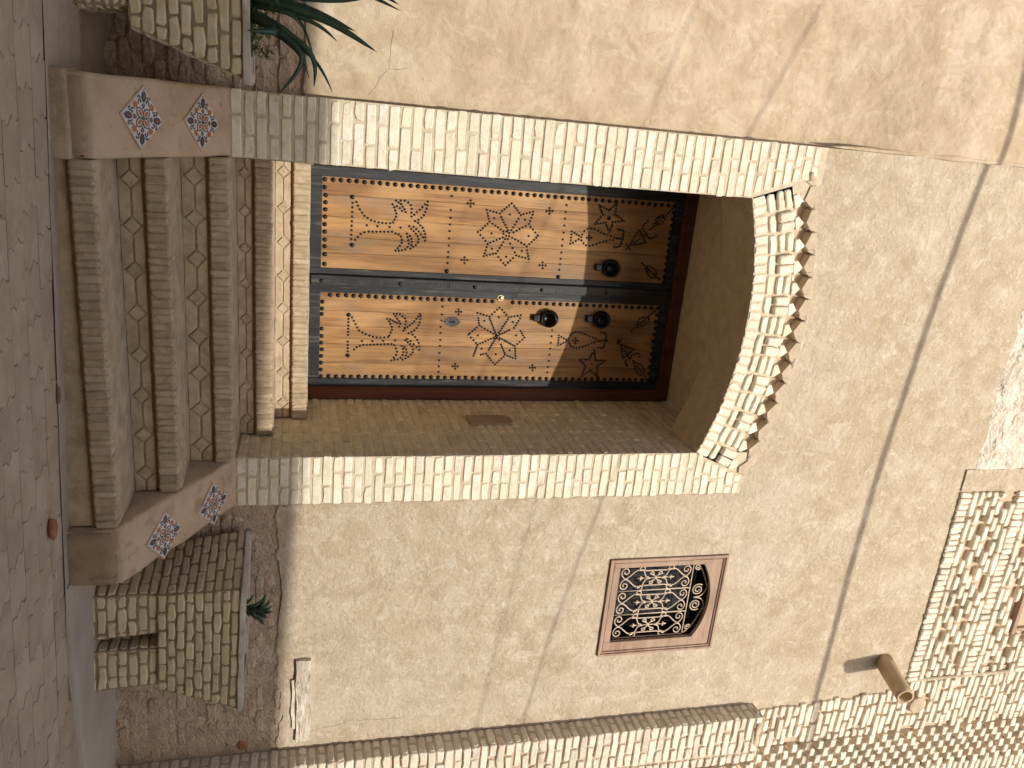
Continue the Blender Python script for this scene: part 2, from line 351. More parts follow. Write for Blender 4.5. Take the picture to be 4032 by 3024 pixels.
V, F = patch(-4, XL0+.05, -1.4, .03, lambda x, z: .155+.012*noise.noise(Vector((x*4, z*4, 5))), .06)
add('bedding', V, F, 'masonry', left_wall, True)
# worn stones and brick ends where the plaster has fallen off near the ground
def stones(parent, x0, x1, z0, z1, y, seed):
    random.seed(seed); z = z0
    while z < z1-.02:
        h = random.uniform(.046, .066); x = x0+rj(.1)
        while x < x1:
            l = random.uniform(.07, .21); red = random.random() < .04
            if x+l/2 > x0 and random.random() < (.9 if z < z1-.12 else .6):
                brick(parent, (x+l/2, y+rj(.006)-(.004 if red else 0), z+h/2+rj(.005)), EX, EY, EZ, l*(.4 if red else 1)-.004, h*(.7 if red else 1)-.004, .05, 'red_brick' if red else 'masonry', 'stone', b=.008, jit=.008, tilt=.05)
            x += l
        z += h
stones(right_wall, 2.26, 4.0, -1.12, -.10, .008, 5)
stones(left_wall, -.9, -.06, -.95, .02, .143, 6)
random.seed(21)
# worn plank set into the wall
bm = bmesh.new(); vs = [bm.verts.new(v) for v in boxv(3.33, 3.955, -.022, .05, -.012, .078)]
for f in BOXF: bm.faces.new([vs[i] for i in f])
bmesh.ops.subdivide_edges(bm, edges=bm.edges[:], cuts=6, use_grid_fill=True); rough(bm, .012, 9, 3)
addbm('plank', bm, 'plank_wood', right_wall)
bm = bmesh.new(); vs = [bm.verts.new(v) for v in boxv(3.48, 3.86, -.012, .05, -.037, -.016)]
for f in BOXF: bm.faces.new([vs[i] for i in f])
bmesh.ops.subdivide_edges(bm, edges=bm.edges[:], cuts=5, use_grid_fill=True); rough(bm, .012, 14, 6)
addbm('mortar_smear', bm, 'plank_wood', right_wall)
# rough pale render high on the facade
V, F = patch(.05, 2.1, lambda x: 4.75+.03*noise.noise(Vector((x*3, 1, 1)))+.02*noise.noise(Vector((x*9, 1, 1))), TOP, lambda x, z: Yw(x, z)+.004-(.016+.018*noise.noise(Vector((x*7, z*7, 2))))*sstep(4.72, 4.9, z), .035)
add('rough_render', V, F, 'render_rough', right_wall, True)
# ridge where the two plasters meet above the doorway
pts = []
for i in range(60):
    z = 3.05+i*.07; x = XL0-.012+.012*noise.noise(Vector((0, z*3, 0))); pts.append((x, min(Yl(x, z), .02)+.010, z))
tube('plaster_ridge', pts, [(.014+.010*noise.noise(Vector((0, p[2]*5, 2))))*sstep(3.0, 3.3, p[2])+.001 for p in pts], 'plaster_left', left_wall, 8)
def crack(parent, pts, fy, seed):
    P = []
    for a, b in zip(pts, pts[1:]):
        n = max(3, int(math.hypot(b[0]-a[0], b[1]-a[1])/.025))
        for k in range(n): t = k/n; P.append((a[0]+(b[0]-a[0])*t, a[1]+(b[1]-a[1])*t))
    Q = []
    for x, z in P:
        x += .012*noise.noise(Vector((x*14, z*14, seed))); z += .012*noise.noise(Vector((x*14, z*14, seed+4))); Q.append((x, fy(x, z)-.0002, z))
    tube('crack', Q, [.0011+.0008*noise.noise(Vector((p[0]*9, p[2]*9, 1))) for p in Q], 'dirt', parent, 5)
for i_, pts in enumerate([[(-.06, .32), (-.2, .42), (-.22, .55)], [(-.2, .42), (-.42, .44)]]): crack(left_wall, pts, Yl, i_)
crack(right_wall, [(3.9, .08), (3.84, .35), (3.86, .7)], Yw, 10)
# plaster smeared against the right jamb
pts = []
for k in range(90):
    z = -.1+k*.033; pts.append((XR1+.006+.007*noise.noise(Vector((3, z*8, 0))), .004, z))
tube('plaster_smear', pts, [.010+.007*noise.noise(Vector((9, p[2]*13, 0))) for p in pts], 'plaster', right_wall, 8)
add('return', [(XL0, -.004, -1.3), (XL0, .25, -1.3), (XL0, .25, 3.04), (XL0, -.004, 3.04)], [(0, 1, 2, 3)], 'mortar', left_wall)

# ------------------------------------------------------------------ brick jambs
def course_x(parent, z, xs, y, m, h=.0445, d=.05):
    for a, b in xs:
        if b-a > .025: brick(parent, ((a+b)/2+rj(.002), y, z+rj(.0015)), EX, EY, EZ, b-a+rj(.004), h+rj(.005), d, m, b=.0035, jit=.0024, tilt=.02)
def jamb(x0, x1, side, label, ztop):
    t = thing('brick_jamb', label, 'jamb', ((x0+x1)/2, .1, -.36))
    add('mortar_bed', boxv(x0, x1, .0, .9 if side < 0 else .1, -.37, ztop), BOXF, 'mortar', t) if side < 0 else add('mortar_bed', [(x0, 0, -.37), (x1, 0, -.37), (x1, 0, ztop), (x0, 0, ztop)], [(0, 1, 2, 3)], 'mortar', t)
    z = -.36+CR/2; i = 0
    while z < ztop-.02:
        a, b = x0+.002+rj(.005), x1-.003+rj(.006)
        if z > 2.55:      # the arch springs here: stop at its radial end joint
            if side < 0: b = XL1-(z-2.57)*.34-.02
            else: a = XR0+(z-2.51)*.44+.02
        s = .205+rj(.012) if (b-a) > .3 else (b-a)*.62
        xs = [(a, a+s-.006), (a+s+.006, b)] if i % 2 == (side < 0) else [(a, b-s-.006), (b-s+.006, b)]
        if (i*7) % 5 == 0 and side > 0: xs = [(a, a+.095), (a+.107, b-.107), (b-.095, b)]
        course_x(t, z, xs, -.006, 'brick'); z += CR; i += 1
    return t
jl = jamb(XL0, XL1, -1, 'pale brick jamb on the left side of the studded door', 3.03)
jr = jamb(XR0, XR1, 1, 'pale brick jamb on the right side of the studded door, next to the recess', 2.885)
# right side of the recess: shaded brick from the front edge to the door frame
rv = thing('brick_recess', 'shaded brick side and ceiling of the deep door recess', 'recess', (1.95, .5, -.3))
CEI = 2.745; MID = .37
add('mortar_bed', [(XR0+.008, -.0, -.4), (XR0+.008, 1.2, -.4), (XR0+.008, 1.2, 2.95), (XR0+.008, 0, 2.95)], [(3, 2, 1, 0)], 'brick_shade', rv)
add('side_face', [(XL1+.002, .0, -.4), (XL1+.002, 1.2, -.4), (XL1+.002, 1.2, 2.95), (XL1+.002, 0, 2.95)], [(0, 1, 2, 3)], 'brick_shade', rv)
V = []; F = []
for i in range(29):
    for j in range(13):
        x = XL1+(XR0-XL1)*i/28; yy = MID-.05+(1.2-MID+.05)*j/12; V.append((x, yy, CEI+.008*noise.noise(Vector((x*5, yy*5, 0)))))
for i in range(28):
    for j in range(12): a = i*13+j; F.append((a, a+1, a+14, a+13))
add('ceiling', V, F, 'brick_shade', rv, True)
NX = Vector((-1, 0, 0)); YV = Vector((0, 1, 0))
z = -.36+CR/2; i = 0
while z < CEI:
    ystart = 0.012
    if z < 2.49:
        xs = [(.012, .115), (.127, .24), (.252, .362)] if i % 2 else [(.012, .215), (.227, .362)]
        if z < -.17: xs = [q for q in xs if q[0] < .33]
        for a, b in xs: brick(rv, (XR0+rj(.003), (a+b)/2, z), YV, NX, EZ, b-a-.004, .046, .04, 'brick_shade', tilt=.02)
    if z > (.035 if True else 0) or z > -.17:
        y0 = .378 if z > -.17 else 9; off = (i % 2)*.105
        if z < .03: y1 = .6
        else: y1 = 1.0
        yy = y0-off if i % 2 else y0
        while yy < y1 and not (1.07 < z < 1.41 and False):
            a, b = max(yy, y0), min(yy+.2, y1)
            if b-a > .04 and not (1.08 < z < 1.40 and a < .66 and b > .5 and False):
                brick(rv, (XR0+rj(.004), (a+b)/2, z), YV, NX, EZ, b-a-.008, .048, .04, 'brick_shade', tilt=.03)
            yy += .208
    z += CR; i += 1
bm = bmesh.new()   # smoothed dark patch on the recess side
P = [(.50, 1.10), (.66, 1.085), (.66, 1.36), (.62, 1.39), (.55, 1.40), (.50, 1.36)]
V = [(XR0-.012, y_, z_) for y_, z_ in P]+[(XR0+.02, y_, z_) for y_, z_ in P]; n = len(P)
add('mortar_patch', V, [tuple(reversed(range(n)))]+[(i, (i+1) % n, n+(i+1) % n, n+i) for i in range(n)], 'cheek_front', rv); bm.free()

# ------------------------------------------------------------------ arch
arch = thing('brick_arch', 'flat brick arch over the door with a dog tooth row of holes', 'arch', (1.1, 0, 2.6))
def pol(th, r, y=0.): return Vector((AC[0]+r*math.sin(th), y, AC[1]+r*math.cos(th)))
T0 = -math.asin((AC[0]-XL1)/AR); T1 = math.asin((XR0-AC[0])/AR)
def ringsheet(r0, r1, y, m, name, yb=None):
    V = []; F = []; n = 60
    for i in range(n+1):
        th = T0+(T1-T0)*i/n
        V += [pol(th, r0, y), pol(th, r1, y)] if yb is None else [pol(th, r0, y), pol(th, r0, yb)]
    for i in range(n): a = 2*i; F.append((a, a+2, a+3, a+1))
    return add(name, V, F, m, arch)
ringsheet(AR+.004, AR+.272, 0, 'mortar', 'mortar_bed'); ringsheet(AR+.25, AR+.47, .055, 'mortar_band', 'hollow_bed')
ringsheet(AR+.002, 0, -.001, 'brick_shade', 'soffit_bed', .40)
ringsheet(AR+.27, 0, 0, 'mortar_band', 'hollow_floor', .09)
def rbrick(th, r, l, h, d, y=-.012, m='brick', turn=0., **k):   # l along the arch, h outwards
    ex = Vector((math.cos(th), 0, -math.sin(th))); ez = Vector((math.sin(th), 0, math.cos(th)))
    if turn: c, s = math.cos(turn), math.sin(turn); ex, ez = ex*c+ez*s, ez*c-ex*s
    brick(arch, pol(th, r, y), ex, EY, ez, l, h, d, m, **k)
n1 = 29; dth = (T1-T0)/n1
for i in range(n1): rbrick(T0+dth*(i+.5), AR+.046, .047, .084+rj(.006), .04, y=-.006, b=.004, jit=.003)
n2 = 14; dt = (T1-T0)/n2
for i in range(n2): rbrick(T0+dt*(i+.5), AR+.121, dt*(AR+.12)-.014+rj(.01), .046, .06)
n3 = 14; dt = (T1-T0)/n3
for i in range(n3):
    th = T0+dt*(i+.5); wd = dt*(AR+.21)-.012
    if i % 2:
        for s in (-1, 1): rbrick(th+s*wd*.26/(AR+.21), AR+.21, wd*.46, .10, .10, y=-.034 if s else 0)
    else:
        for s in (-1, 1): rbrick(th, AR+.21+s*.027, wd*.96, .044, .07, y=-.016)
n4 = 14; dt = (T1-T0)/n4
def tooth(i, P, y, m):           # cut brick of the dog tooth row; P in (share of the pitch, share of the row height)
    Q = [pol(T0+dt*(i+t+rj(.02)), AR+.272+.150*(r+rj(.02))) for t, r in P]; n = len(Q); c = sum(Q, Vector())/n
    V = [q+Vector((0, .06, 0)) for q in Q]+[q+Vector((0, y+.005, 0)) for q in Q]+[c+(q-c)*.93+Vector((0, y, 0)) for q in Q]
    F = [tuple(range(2*n, 3*n))]+[(r*n+k, r*n+(k+1) % n, (r+1)*n+(k+1) % n, (r+1)*n+k) for r in range(2) for k in range(n)]
    add('brick', V, [tuple(reversed(f)) for f in F], m, arch)
for i in range(n4):
    tooth(i, [(.42, .0), (.99, .0), (.99, .15), (.73, .41), (.38, .17)][::-1], -.014+rj(.004), 'brick')
    tooth(i, [(.24, .74), (.73, .47), (1.0, .60), (.98, 1.02), (.25, 1.02)][::-1], -.010+rj(.004), 'mortar_band')
    tooth(i, [(-.02, .58), (.16, .76), (.20, 1.02), (-.01, 1.02)][::-1], -.006+rj(.004), 'mortar_band')
    if i % 3 == 1: tooth(i, [(.03, .0), (.34, .0), (.33, .10), (.06, .08)][::-1], -.004, 'brick')
# mortar ridge under the plaster
pts = []
for i in range(70):
    x = .12+(2.1-.12)*i/69; zz = arcz(x)-.006; pts.append((x, .012+.005*noise.noise(Vector((x*8, 0, 0))), zz+.010*noise.noise(Vector((x*12, 2, 0)))))
tube('mortar_ridge', pts, [.021+.009*noise.noise(Vector((p[0]*14, 5, 0))) for p in pts], 'plaster', arch, 8)

# ------------------------------------------------------------------ stairs
stair = thing('staircase', 'five brick steps with diamond relief risers leading up to the door', 'stairs', (1.12, -.4, gz(1.1)))
SY = [-.79, -.43, -.07, .33, .61]; SZ = [-.812, -.595, -.363, -.169, .034]
X0, X1 = XL1-.002, XR0+.002
random.seed(33)
for i in range(5):
    yf, zt = SY[i], SZ[i]; zb = SZ[i-1] if i else gz(1)-.05
    yb = SY[i+1]+.12 if i < 4 else 1.15
    core = multi('step', [(boxv(X0+.004, X1-.004, yf+.036, yb, zb-.06, zt-.114), BOXF), (boxv(X0+.004, X1-.004, yf+.055, yb, zt-.118, zt-.09), BOXF), (boxv(X0+.004, X1-.004, yf+.007, yb, zt-.092, zt-.010), BOXF)], 'step', stair)
    box('groove', X0+.006, X1-.006, yf+.040, yf+.06, zt-.1135, zt-.093, 'groove', core)
    x = X0+.004; dep = yb-yf-.16 if i < 4 else .36
    while x < X1-.012:         # nosing: bricks on edge, run back over the tread
        wd = min(.036+rj(.008), X1-.004-x)
        o_ = rj(.002)
        brick(core, (x+wd/2, yf+o_, zt-.049), EX, EY, EZ, wd-.0008, .094+rj(.004), max(.2, dep), 'step', b=.007, jit=.0016, tilt=.03); x += wd
    # dusty tread surface, flush over the bricks
    V = []; F = []; nx = 60; ny = 8; y0_, y1_ = yf+.012, (SY[i+1]+.05 if i < 4 else 1.1)
    for a in range(nx+1):
        for b in range(ny+1):
            xx = X0+.003+(X1-X0-.006)*a/nx; yy = y0_+(y1_-y0_)*b/ny
            V.append((xx, yy, zt+.003-.012*(1-sstep(0, .06, yy-y0_))+.005*noise.noise(Vector((xx*7, yy*7, i)))))
    for a in range(nx):
        for b in range(ny): q = a*(ny+1)+b; F.append((q, q+ny+1, q+ny+2, q+1))
    add('tread', V, F, 'step', core, True)
    # riser relief: diamonds between pairs of notched blocks
    z0, z1 = zb+.004, zt-.112; yr = yf+.028
    if i == 0:
        box('plinth', X0+.004, X1-.004, yr+.004, yr+.1, gz(1)-.06, z1, 'step', core, .006); continue
    zm = (z0+z1)/2; hz = (z1-z0)/2; pit = .206; n = 8; g = .005; q = hz*.72
    xs = X0+(X1-X0-n*pit)/2
    def piece(P, nm, y=yr):
        P = [(p[0]+rj(.003), p[1]+rj(.002)) for p in P]; m_ = len(P); cx = sum(p[0] for p in P)/m_; cz = sum(p[1] for p in P)/m_
        V = [(p[0], y+.03, p[1]) for p in P]+[(p[0], y+.004, p[1]) for p in P]+[(cx+(p[0]-cx)*.92, y, cz+(p[1]-cz)*.86) for p in P]
        F = [tuple(range(2*m_, 3*m_))]
        for r in range(2):
            for k in range(m_): F.append((r*m_+k, r*m_+(k+1) % m_, (r+1)*m_+(k+1) % m_, (r+1)*m_+k))
        add(nm, V, F, 'step', core)
    for k in range(-1, n+1):
        cx = xs+pit*(k+.5)
        if X0 < cx-q and cx+q < X1: piece([(cx-q, zm), (cx, zm-q), (cx+q, zm), (cx, zm+q)], 'diamond', yr-.002)
        a, b = max(cx, X0+.006), min(cx+pit, X1-.006)
        if b-a < .03: continue
        la = q+g if a == cx else 0; lb = q+g if b == cx+pit else 0
        piece([(a+la, zm+g), (b-lb, zm+g), (b-(g if lb else 0), zm+q+g if lb else z1), (b-(g if lb else 0), z1), (a+(g if la else 0), z1), (a+(g if la else 0), zm+q+g if la else z1)], 'block')
        piece([(b-lb, zm-g), (a+la, zm-g), (a+(g if la else 0), zm-q-g if la else z0), (a+(g if la else 0), z0), (b-(g if lb else 0), z0), (b-(g if lb else 0), zm-q-g if lb else z0)], 'block')

# ------------------------------------------------------------------ sloping cheek walls with tiles
def lens(cx, cy, ang, l0, l1, wd, n=7):
    P = []
    for k in range(n+1): t = k/n; P.append((l0+(l1-l0)*t, wd*math.sin(math.pi*t)**.8))
    P += [(a, -b) for a, b in reversed(P[1:-1])]
    c, s = math.cos(ang), math.sin(ang); return [(cx+a*c-b*s, cy+a*s+b*c) for a, b in P]
def arcstrip(cx, cy, r, a0, a1, wd, n=8, shrink=.5):
    A = []; B = []
    for k in range(n+1):
        t = k/n; th = a0+(a1-a0)*t; rr = r*(1-shrink*t); A.append((cx+(rr+wd)*math.cos(th), cy+(rr+wd)*math.sin(th))); B.append((cx+(rr-wd)*math.cos(th), cy+(rr-wd)*math.sin(th)))
    return A, B
def tile(parent, c, ax, ay, nrm, hs):
    def pt(u, v, h): return c+ax*(u*hs)+ay*(v*hs)+nrm*h
    P = [(-1, -1), (1, -1), (1, 1), (-1, 1)]
    V = [pt(u, v, -.01) for u, v in P]+[pt(u, v, .003) for u, v in P]+[pt(u*.985, v*.985, .004) for u, v in P]
    F = [(8, 9, 10, 11)]+[(r*4+i, r*4+(i+1) % 4, r*4+4+(i+1) % 4, r*4+4+i) for r in range(2) for i in range(4)]
    fr2 = [(-1.07, -1.07), (1.07, -1.07), (1.07, 1.07), (-1.07, 1.07)]
    add('grout', [pt(u+rj(.03), v+rj(.03), -.02) for u, v in fr2]+[pt(u*.98+rj(.02), v*.98+rj(.02), .0022) for u, v in fr2], [(4, 5, 6, 7)]+[(i, (i+1) % 4, 4+(i+1) % 4, 4+i) for i in range(4)], 'cheek', parent)
    t = add('tile', V, F, 'tile_white', parent)
    L_ = {k: [] for k in ('d1', 'w', 'o', 'b', 'g')}
    for k in range(4):
        a = k*math.pi/2; c_, s_ = math.cos(a), math.sin(a); rot = lambda p: (p[0]*c_-p[1]*s_, p[0]*s_+p[1]*c_)
        L_['d1'].append(lens(0, 0, a, .03, .62, .235)); L_['w'].append(lens(0, 0, a, .06, .56, .155)); L_['o'].append(lens(0, 0, a, .10, .50, .10))
        L_['o'].append([rot(p) for p in [(.66, -.05), (.74, -.2), (.82, -.13), (.90, -.17), (.90, -.05), (.98, 0), (.90, .05), (.90, .17), (.82, .13), (.74, .2), (.66, .05)]])
        L_['d1'].append([rot(p) for p in [(.56, -.045), (.68, -.03), (.68, .03), (.56, .045)]])
        for s in (-1, 1):
            for cx, cy, r, a0, a1 in ((.70, .33*s, .12, -1.9*s, 2.3*s), (.42, .36*s, .11, 3.6*s, .2*s), (.88, .40*s, .11, 3.4*s, -.6*s)):
                A, B = arcstrip(cx, cy, r, a0, a1, .036)
                A = [rot(p) for p in A]; B = [rot(p) for p in B]
                for q in range(len(A)-1):
                    quad = [A[q], A[q+1], B[q+1], B[q]]
                    L_['d1'].append(quad if s > 0 else quad[::-1])
                L_['d1'].append([(A[-1][0]*.5+B[-1][0]*.5+.06*math.cos(j*1.05), A[-1][1]*.5+B[-1][1]*.5+.06*math.sin(j*1.05)) for j in range(6)])
        d = a+math.pi/4; c2, s2 = math.cos(d), math.sin(d); ro2 = lambda p: (p[0]*c2-p[1]*s2, p[0]*s2+p[1]*c2)
        oval = [ro2((.98+.25*math.cos(j*math.pi/9)*(1+.13*(j % 2)), .16*math.sin(j*math.pi/9)*(1+.2*(j % 2)))) for j in range(18)]
        L_['d1'].append(oval); L_['b'].append([ro2((.98+.15*math.cos(j*math.pi/5), .06*math.sin(j*math.pi/5))) for j in range(10)])
        L_['o'].append([ro2(p) for p in [(.52, -.07), (.74, 0), (.52, .07), (.58, 0)]])
        L_['d1'].append([ro2(p) for p in [(1.28, -.05), (1.33, -.05), (1.33, .05), (1.28, .05)]])
    L_['g'].append([(.10*math.cos(j*math.pi/6), .10*math.sin(j*math.pi/6)) for j in range(12)])
    for nm, h, m in (('d1', .0048, 'tile_dark'), ('w', .0054, 'tile_white'), ('o', .0060, 'tile_orange'), ('b', .0060, 'tile_brown'), ('g', .0066, 'tile_green')):
        V = []; F = []
        for P in L_[nm]:
            k = len(V); V += [pt(u, v, h) for u, v in P]; F.append(tuple(range(k, k+len(P))))
        add('glaze_pattern', V, F, m, t)
def cheek(x0, x1, label, tiles, seed, rg):
    t = thing('cheek_wall', label, 'wall', ((x0+x1)/2, -.4, gz(x0)))
    prof = [(-.785, gz(x0)-.1), (-.785, -.815), (.03, -.345), (.2, -.345), (.2, gz(x0)-.1)]
    bm = bmesh.new(); A = [bm.verts.new((x0, a, b)) for a, b in prof]; B = [bm.verts.new((x1, a, b)) for a, b in prof]
    bm.faces.new(A); bm.faces.new(B[::-1])
    for i in range(5): bm.faces.new([A[i], B[i], B[(i+1) % 5], A[(i+1) % 5]][::-1])
    bmesh.ops.recalc_face_normals(bm, faces=bm.faces[:])
    bmesh.ops.bevel(bm, geom=bm.edges[:], offset=.018, segments=2, affect='EDGES', profile=.6)
    bmesh.ops.triangulate(bm, faces=[f for f in bm.faces if len(f.verts) > 4])
    for _ in range(3):
        bmesh.ops.subdivide_edges(bm, edges=[e for e in bm.edges if e.calc_length() > .06], cuts=1, use_grid_fill=True)
        bmesh.ops.triangulate(bm, faces=[f for f in bm.faces if len(f.verts) > 4])
    rough(bm, rg, 7, seed); rough(bm, rg*.5, 22, seed)
    addbm('slope', bm, 'cheek', t, True)
    bm = bmesh.new(); vs = [bm.verts.new(v) for v in boxv(x0+.004, x1-.003, -.797, -.72, gz(x0)-.05, -.828)]
    for f in BOXF: bm.faces.new([vs[i] for i in f])
    bmesh.ops.bevel(bm, geom=bm.edges[:], offset=.014, segments=2, affect='EDGES'); bmesh.ops.subdivide_edges(bm, edges=[e for e in bm.edges if e.calc_length() > .05], cuts=4, use_grid_fill=True)
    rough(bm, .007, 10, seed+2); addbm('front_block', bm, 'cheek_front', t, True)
    k = (.815-.345)/.815; ay0 = Vector((0, 1, k)).normalized(); nrm = Vector((0, -k, 1)).normalized()
    for (tx, ty, rot) in tiles:
        c = Vector((tx, ty, -.345+k*(ty-.03)))+nrm*.004; a = R(45+rot)
        tile(t, c, EX*math.cos(a)+ay0*math.sin(a), ay0*math.cos(a)-EX*math.sin(a), nrm, .0885)
    return t
cl = cheek(-.032, .295, 'sloping plastered stair side on the left with two diamond set tiles', [(.129, -.538, -7), (.137, -.192, -4)], 4, .006)
box('plinth', -.04, .30, -.83, -.6, gz(0)-.06, -.885, 'step', cl, .012)
cheek(1.947, 2.243, 'sloping plastered stair side on the right with two tiles, beside the two legged planter', [(2.131, -.523, -4), (2.136, -.181, 0)], 9, .011)

SMALL_L=[596,307,625,307,655,307,685,307,715,307,745,306,774,306,804,306,834,306,589,332,612,343,635,355,655,371,675,387,688,408,701,431,707,455,712,480,714,506,715,531,713,557,706,577,687,586,668,594,646,595,627,587,607,580,589,567,563,589,573,607,583,623,599,635,615,647,633,656,598,596,610,616,627,632,561,621,560,646,569,670,586,689,610,696,635,694,660,696,647,714,629,731,612,750,593,766,573,782,555,799,578,798,601,795,624,788,646,779,664,763,678,744,688,722,700,743,715,759,729,776,750,785,770,794,792,797,814,797,836,332,815,349,795,367,783,391,776,419,775,445,774,470,772,496,771,521,770,547,768,572,778,596,783,618,797,634,818,640,839,639,859,629,876,615,893,601,893,623,888,645,881,667,864,681,842,688,819,685,798,677,775,673,789,693,808,704,829,707,850,706,874,701,861,719,848,736,830,750,809,753,788,746,772,732,756,716,742,699,725,685,727,714,741,733,756,751,774,767,793,782,736,405,737,474,738,554,737,627,507,958,599,958,652,960,696,959,741,959,791,960,839,961,884,960,918,960,959,960,737,1336,750,1357,762,1335,720,1358,603,1370,632,1480,742,1517,849,1479,894,1370,844,1264,739,1252,635,1261,547,1090,546,1110,548,1070,567,1091,527,1088,561,1649,560,1670,563,1628,581,1651,541,1647,933,1076,932,1097,934,1056,954,1078,913,1075,941,1641,940,1662,942,1619,962,1643,920,1638,583,1205,587,1229,592,1252,596,1275,601,1299,584,1312,570,1328,556,1343,542,1359,528,1375,544,1395,558,1408,573,1421,588,1435,603,1448,595,1466,588,1488,581,1510,574,1532,594,1531,616,1524,638,1517,659,1510,677,1525,696,1544,715,1563,734,1582,751,1573,766,1558,782,1543,798,1528,814,1512,842,1517,862,1522,882,1528,902,1534,896,1508,892,1486,887,1464,882,1442,901,1420,919,1403,936,1387,954,1370,941,1354,920,1334,898,1315,876,1295,880,1275,886,1254,892,1232,898,1210,880,1216,858,1221,836,1226,814,1231,793,1214,774,1195,755,1175,736,1155,722,1173,707,1188,691,1203,676,1218,661,1232,642,1224,623,1218,605,1212,624,1310,641,1321,659,1332,676,1344,694,1355,711,1366,729,1377,628,1433,648,1422,669,1412,689,1401,709,1390,675,1489,687,1468,699,1448,711,1427,723,1407,802,1492,792,1469,781,1446,771,1424,761,1401,751,1378,861,1429,831,1410,802,1390,772,1371,857,1307,836,1318,815,1329,794,1340,773,1351,772,1314,782,1292,792,1270,802,1248,673,1253,684,1274,696,1294,708,1314,719,1335,513,1768,560,1768,607,1767,654,1768,703,1769,751,1768,795,1768,844,1769,889,1768,927,1769,967,1768,686,2381,497,2007,504,2026,512,2046,519,2065,527,2084,516,2095,502,2109,489,2123,476,2136,492,2137,513,2136,534,2135,555,2134,561,2151,572,2169,583,2188,594,2206,596,2187,601,2166,605,2145,609,2123,627,2122,644,2118,660,2113,677,2109,660,2096,645,2087,630,2079,615,2071,619,2054,622,2033,626,2013,629,1992,612,2003,596,2016,579,2029,562,2042,543,2033,528,2024,513,2014,691,1828,713,1828,734,1828,755,1828,777,1827,701,1849,710,1867,719,1885,729,1903,769,1847,756,1866,743,1885,750,1907,769,1925,783,1946,784,1972,777,1997,769,2022,759,2046,750,2070,743,2095,734,2120,736,2145,708,1908,683,1920,668,1942,663,1968,666,1995,675,2021,685,2046,694,2072,700,2098,708,2124,716,2150,721,2169,722,2186,722,2203,723,2220,707,2215,690,2216,673,2217,661,2206,658,2189,656,2173,740,2210,757,2208,773,2205,780,2190,786,2175,780,2159,765,2252,777,2267,790,2282,791,2256,777,2269,763,2282,748,2284,729,2293,710,2302,692,2311,673,2320,654,2330,663,2343,678,2354,692,2365,707,2375,721,2386,736,2397,743,2382,747,2362,751,2343,755,2324,759,2304,744,2308,730,2325,716,2343,585,2389,601,2373,618,2359,639,2358,656,2371,666,2391,685,2398,702,2413,710,2430,701,2450,689,2469,646,2416,630,2430,615,2443,595,2447,575,2452,558,2461,547,2478,536,2496,608,2462,600,2486,585,2507,564,2521,550,2505,590,2466,572,2485,553,2503,535,2522,515,2538,501,2551,486,2564,889,2390,900,2405,910,2420,910,2438,912,2464,920,2489,935,2508,960,2518,928,2427,946,2437,963,2448,979,2460,989,2476,991,2495,984,2514,928,2441,940,2458,952,2476,964,2493,976,2510,988,2528,1000,2545,729,1961,728,1978,730,1944,745,1963,713,1959]
BIG_L=[560,306,871,312,508,127,558,135,604,136,650,136,696,135,744,135,794,134,844,134,888,135,941,137,1007,137,1015,960,1018,1767,584,2091,458,130,458,180,458,230,458,280,458,330,459,380,459,430,459,480,459,530,459,580,459,630,459,680,460,730,460,780,460,830,460,880,460,930,460,980,460,1030,461,1080,461,1130,461,1180,461,1230,461,1280,461,1330,462,1380,462,1430,462,1480,462,1530,462,1580,462,1630,462,1680,463,1730,463,1780,463,1830,463,1880,463,1929,463,1979,463,2029,464,2079,464,2129,464,2179,464,2229,464,2279,464,2329,465,2379,465,2429,465,2479,465,2529,465,2579,512,2580,558,2580,605,2580,652,2581,698,2581,745,2581,792,2581,838,2582,885,2582,932,2582,978,2583,1025,2583]
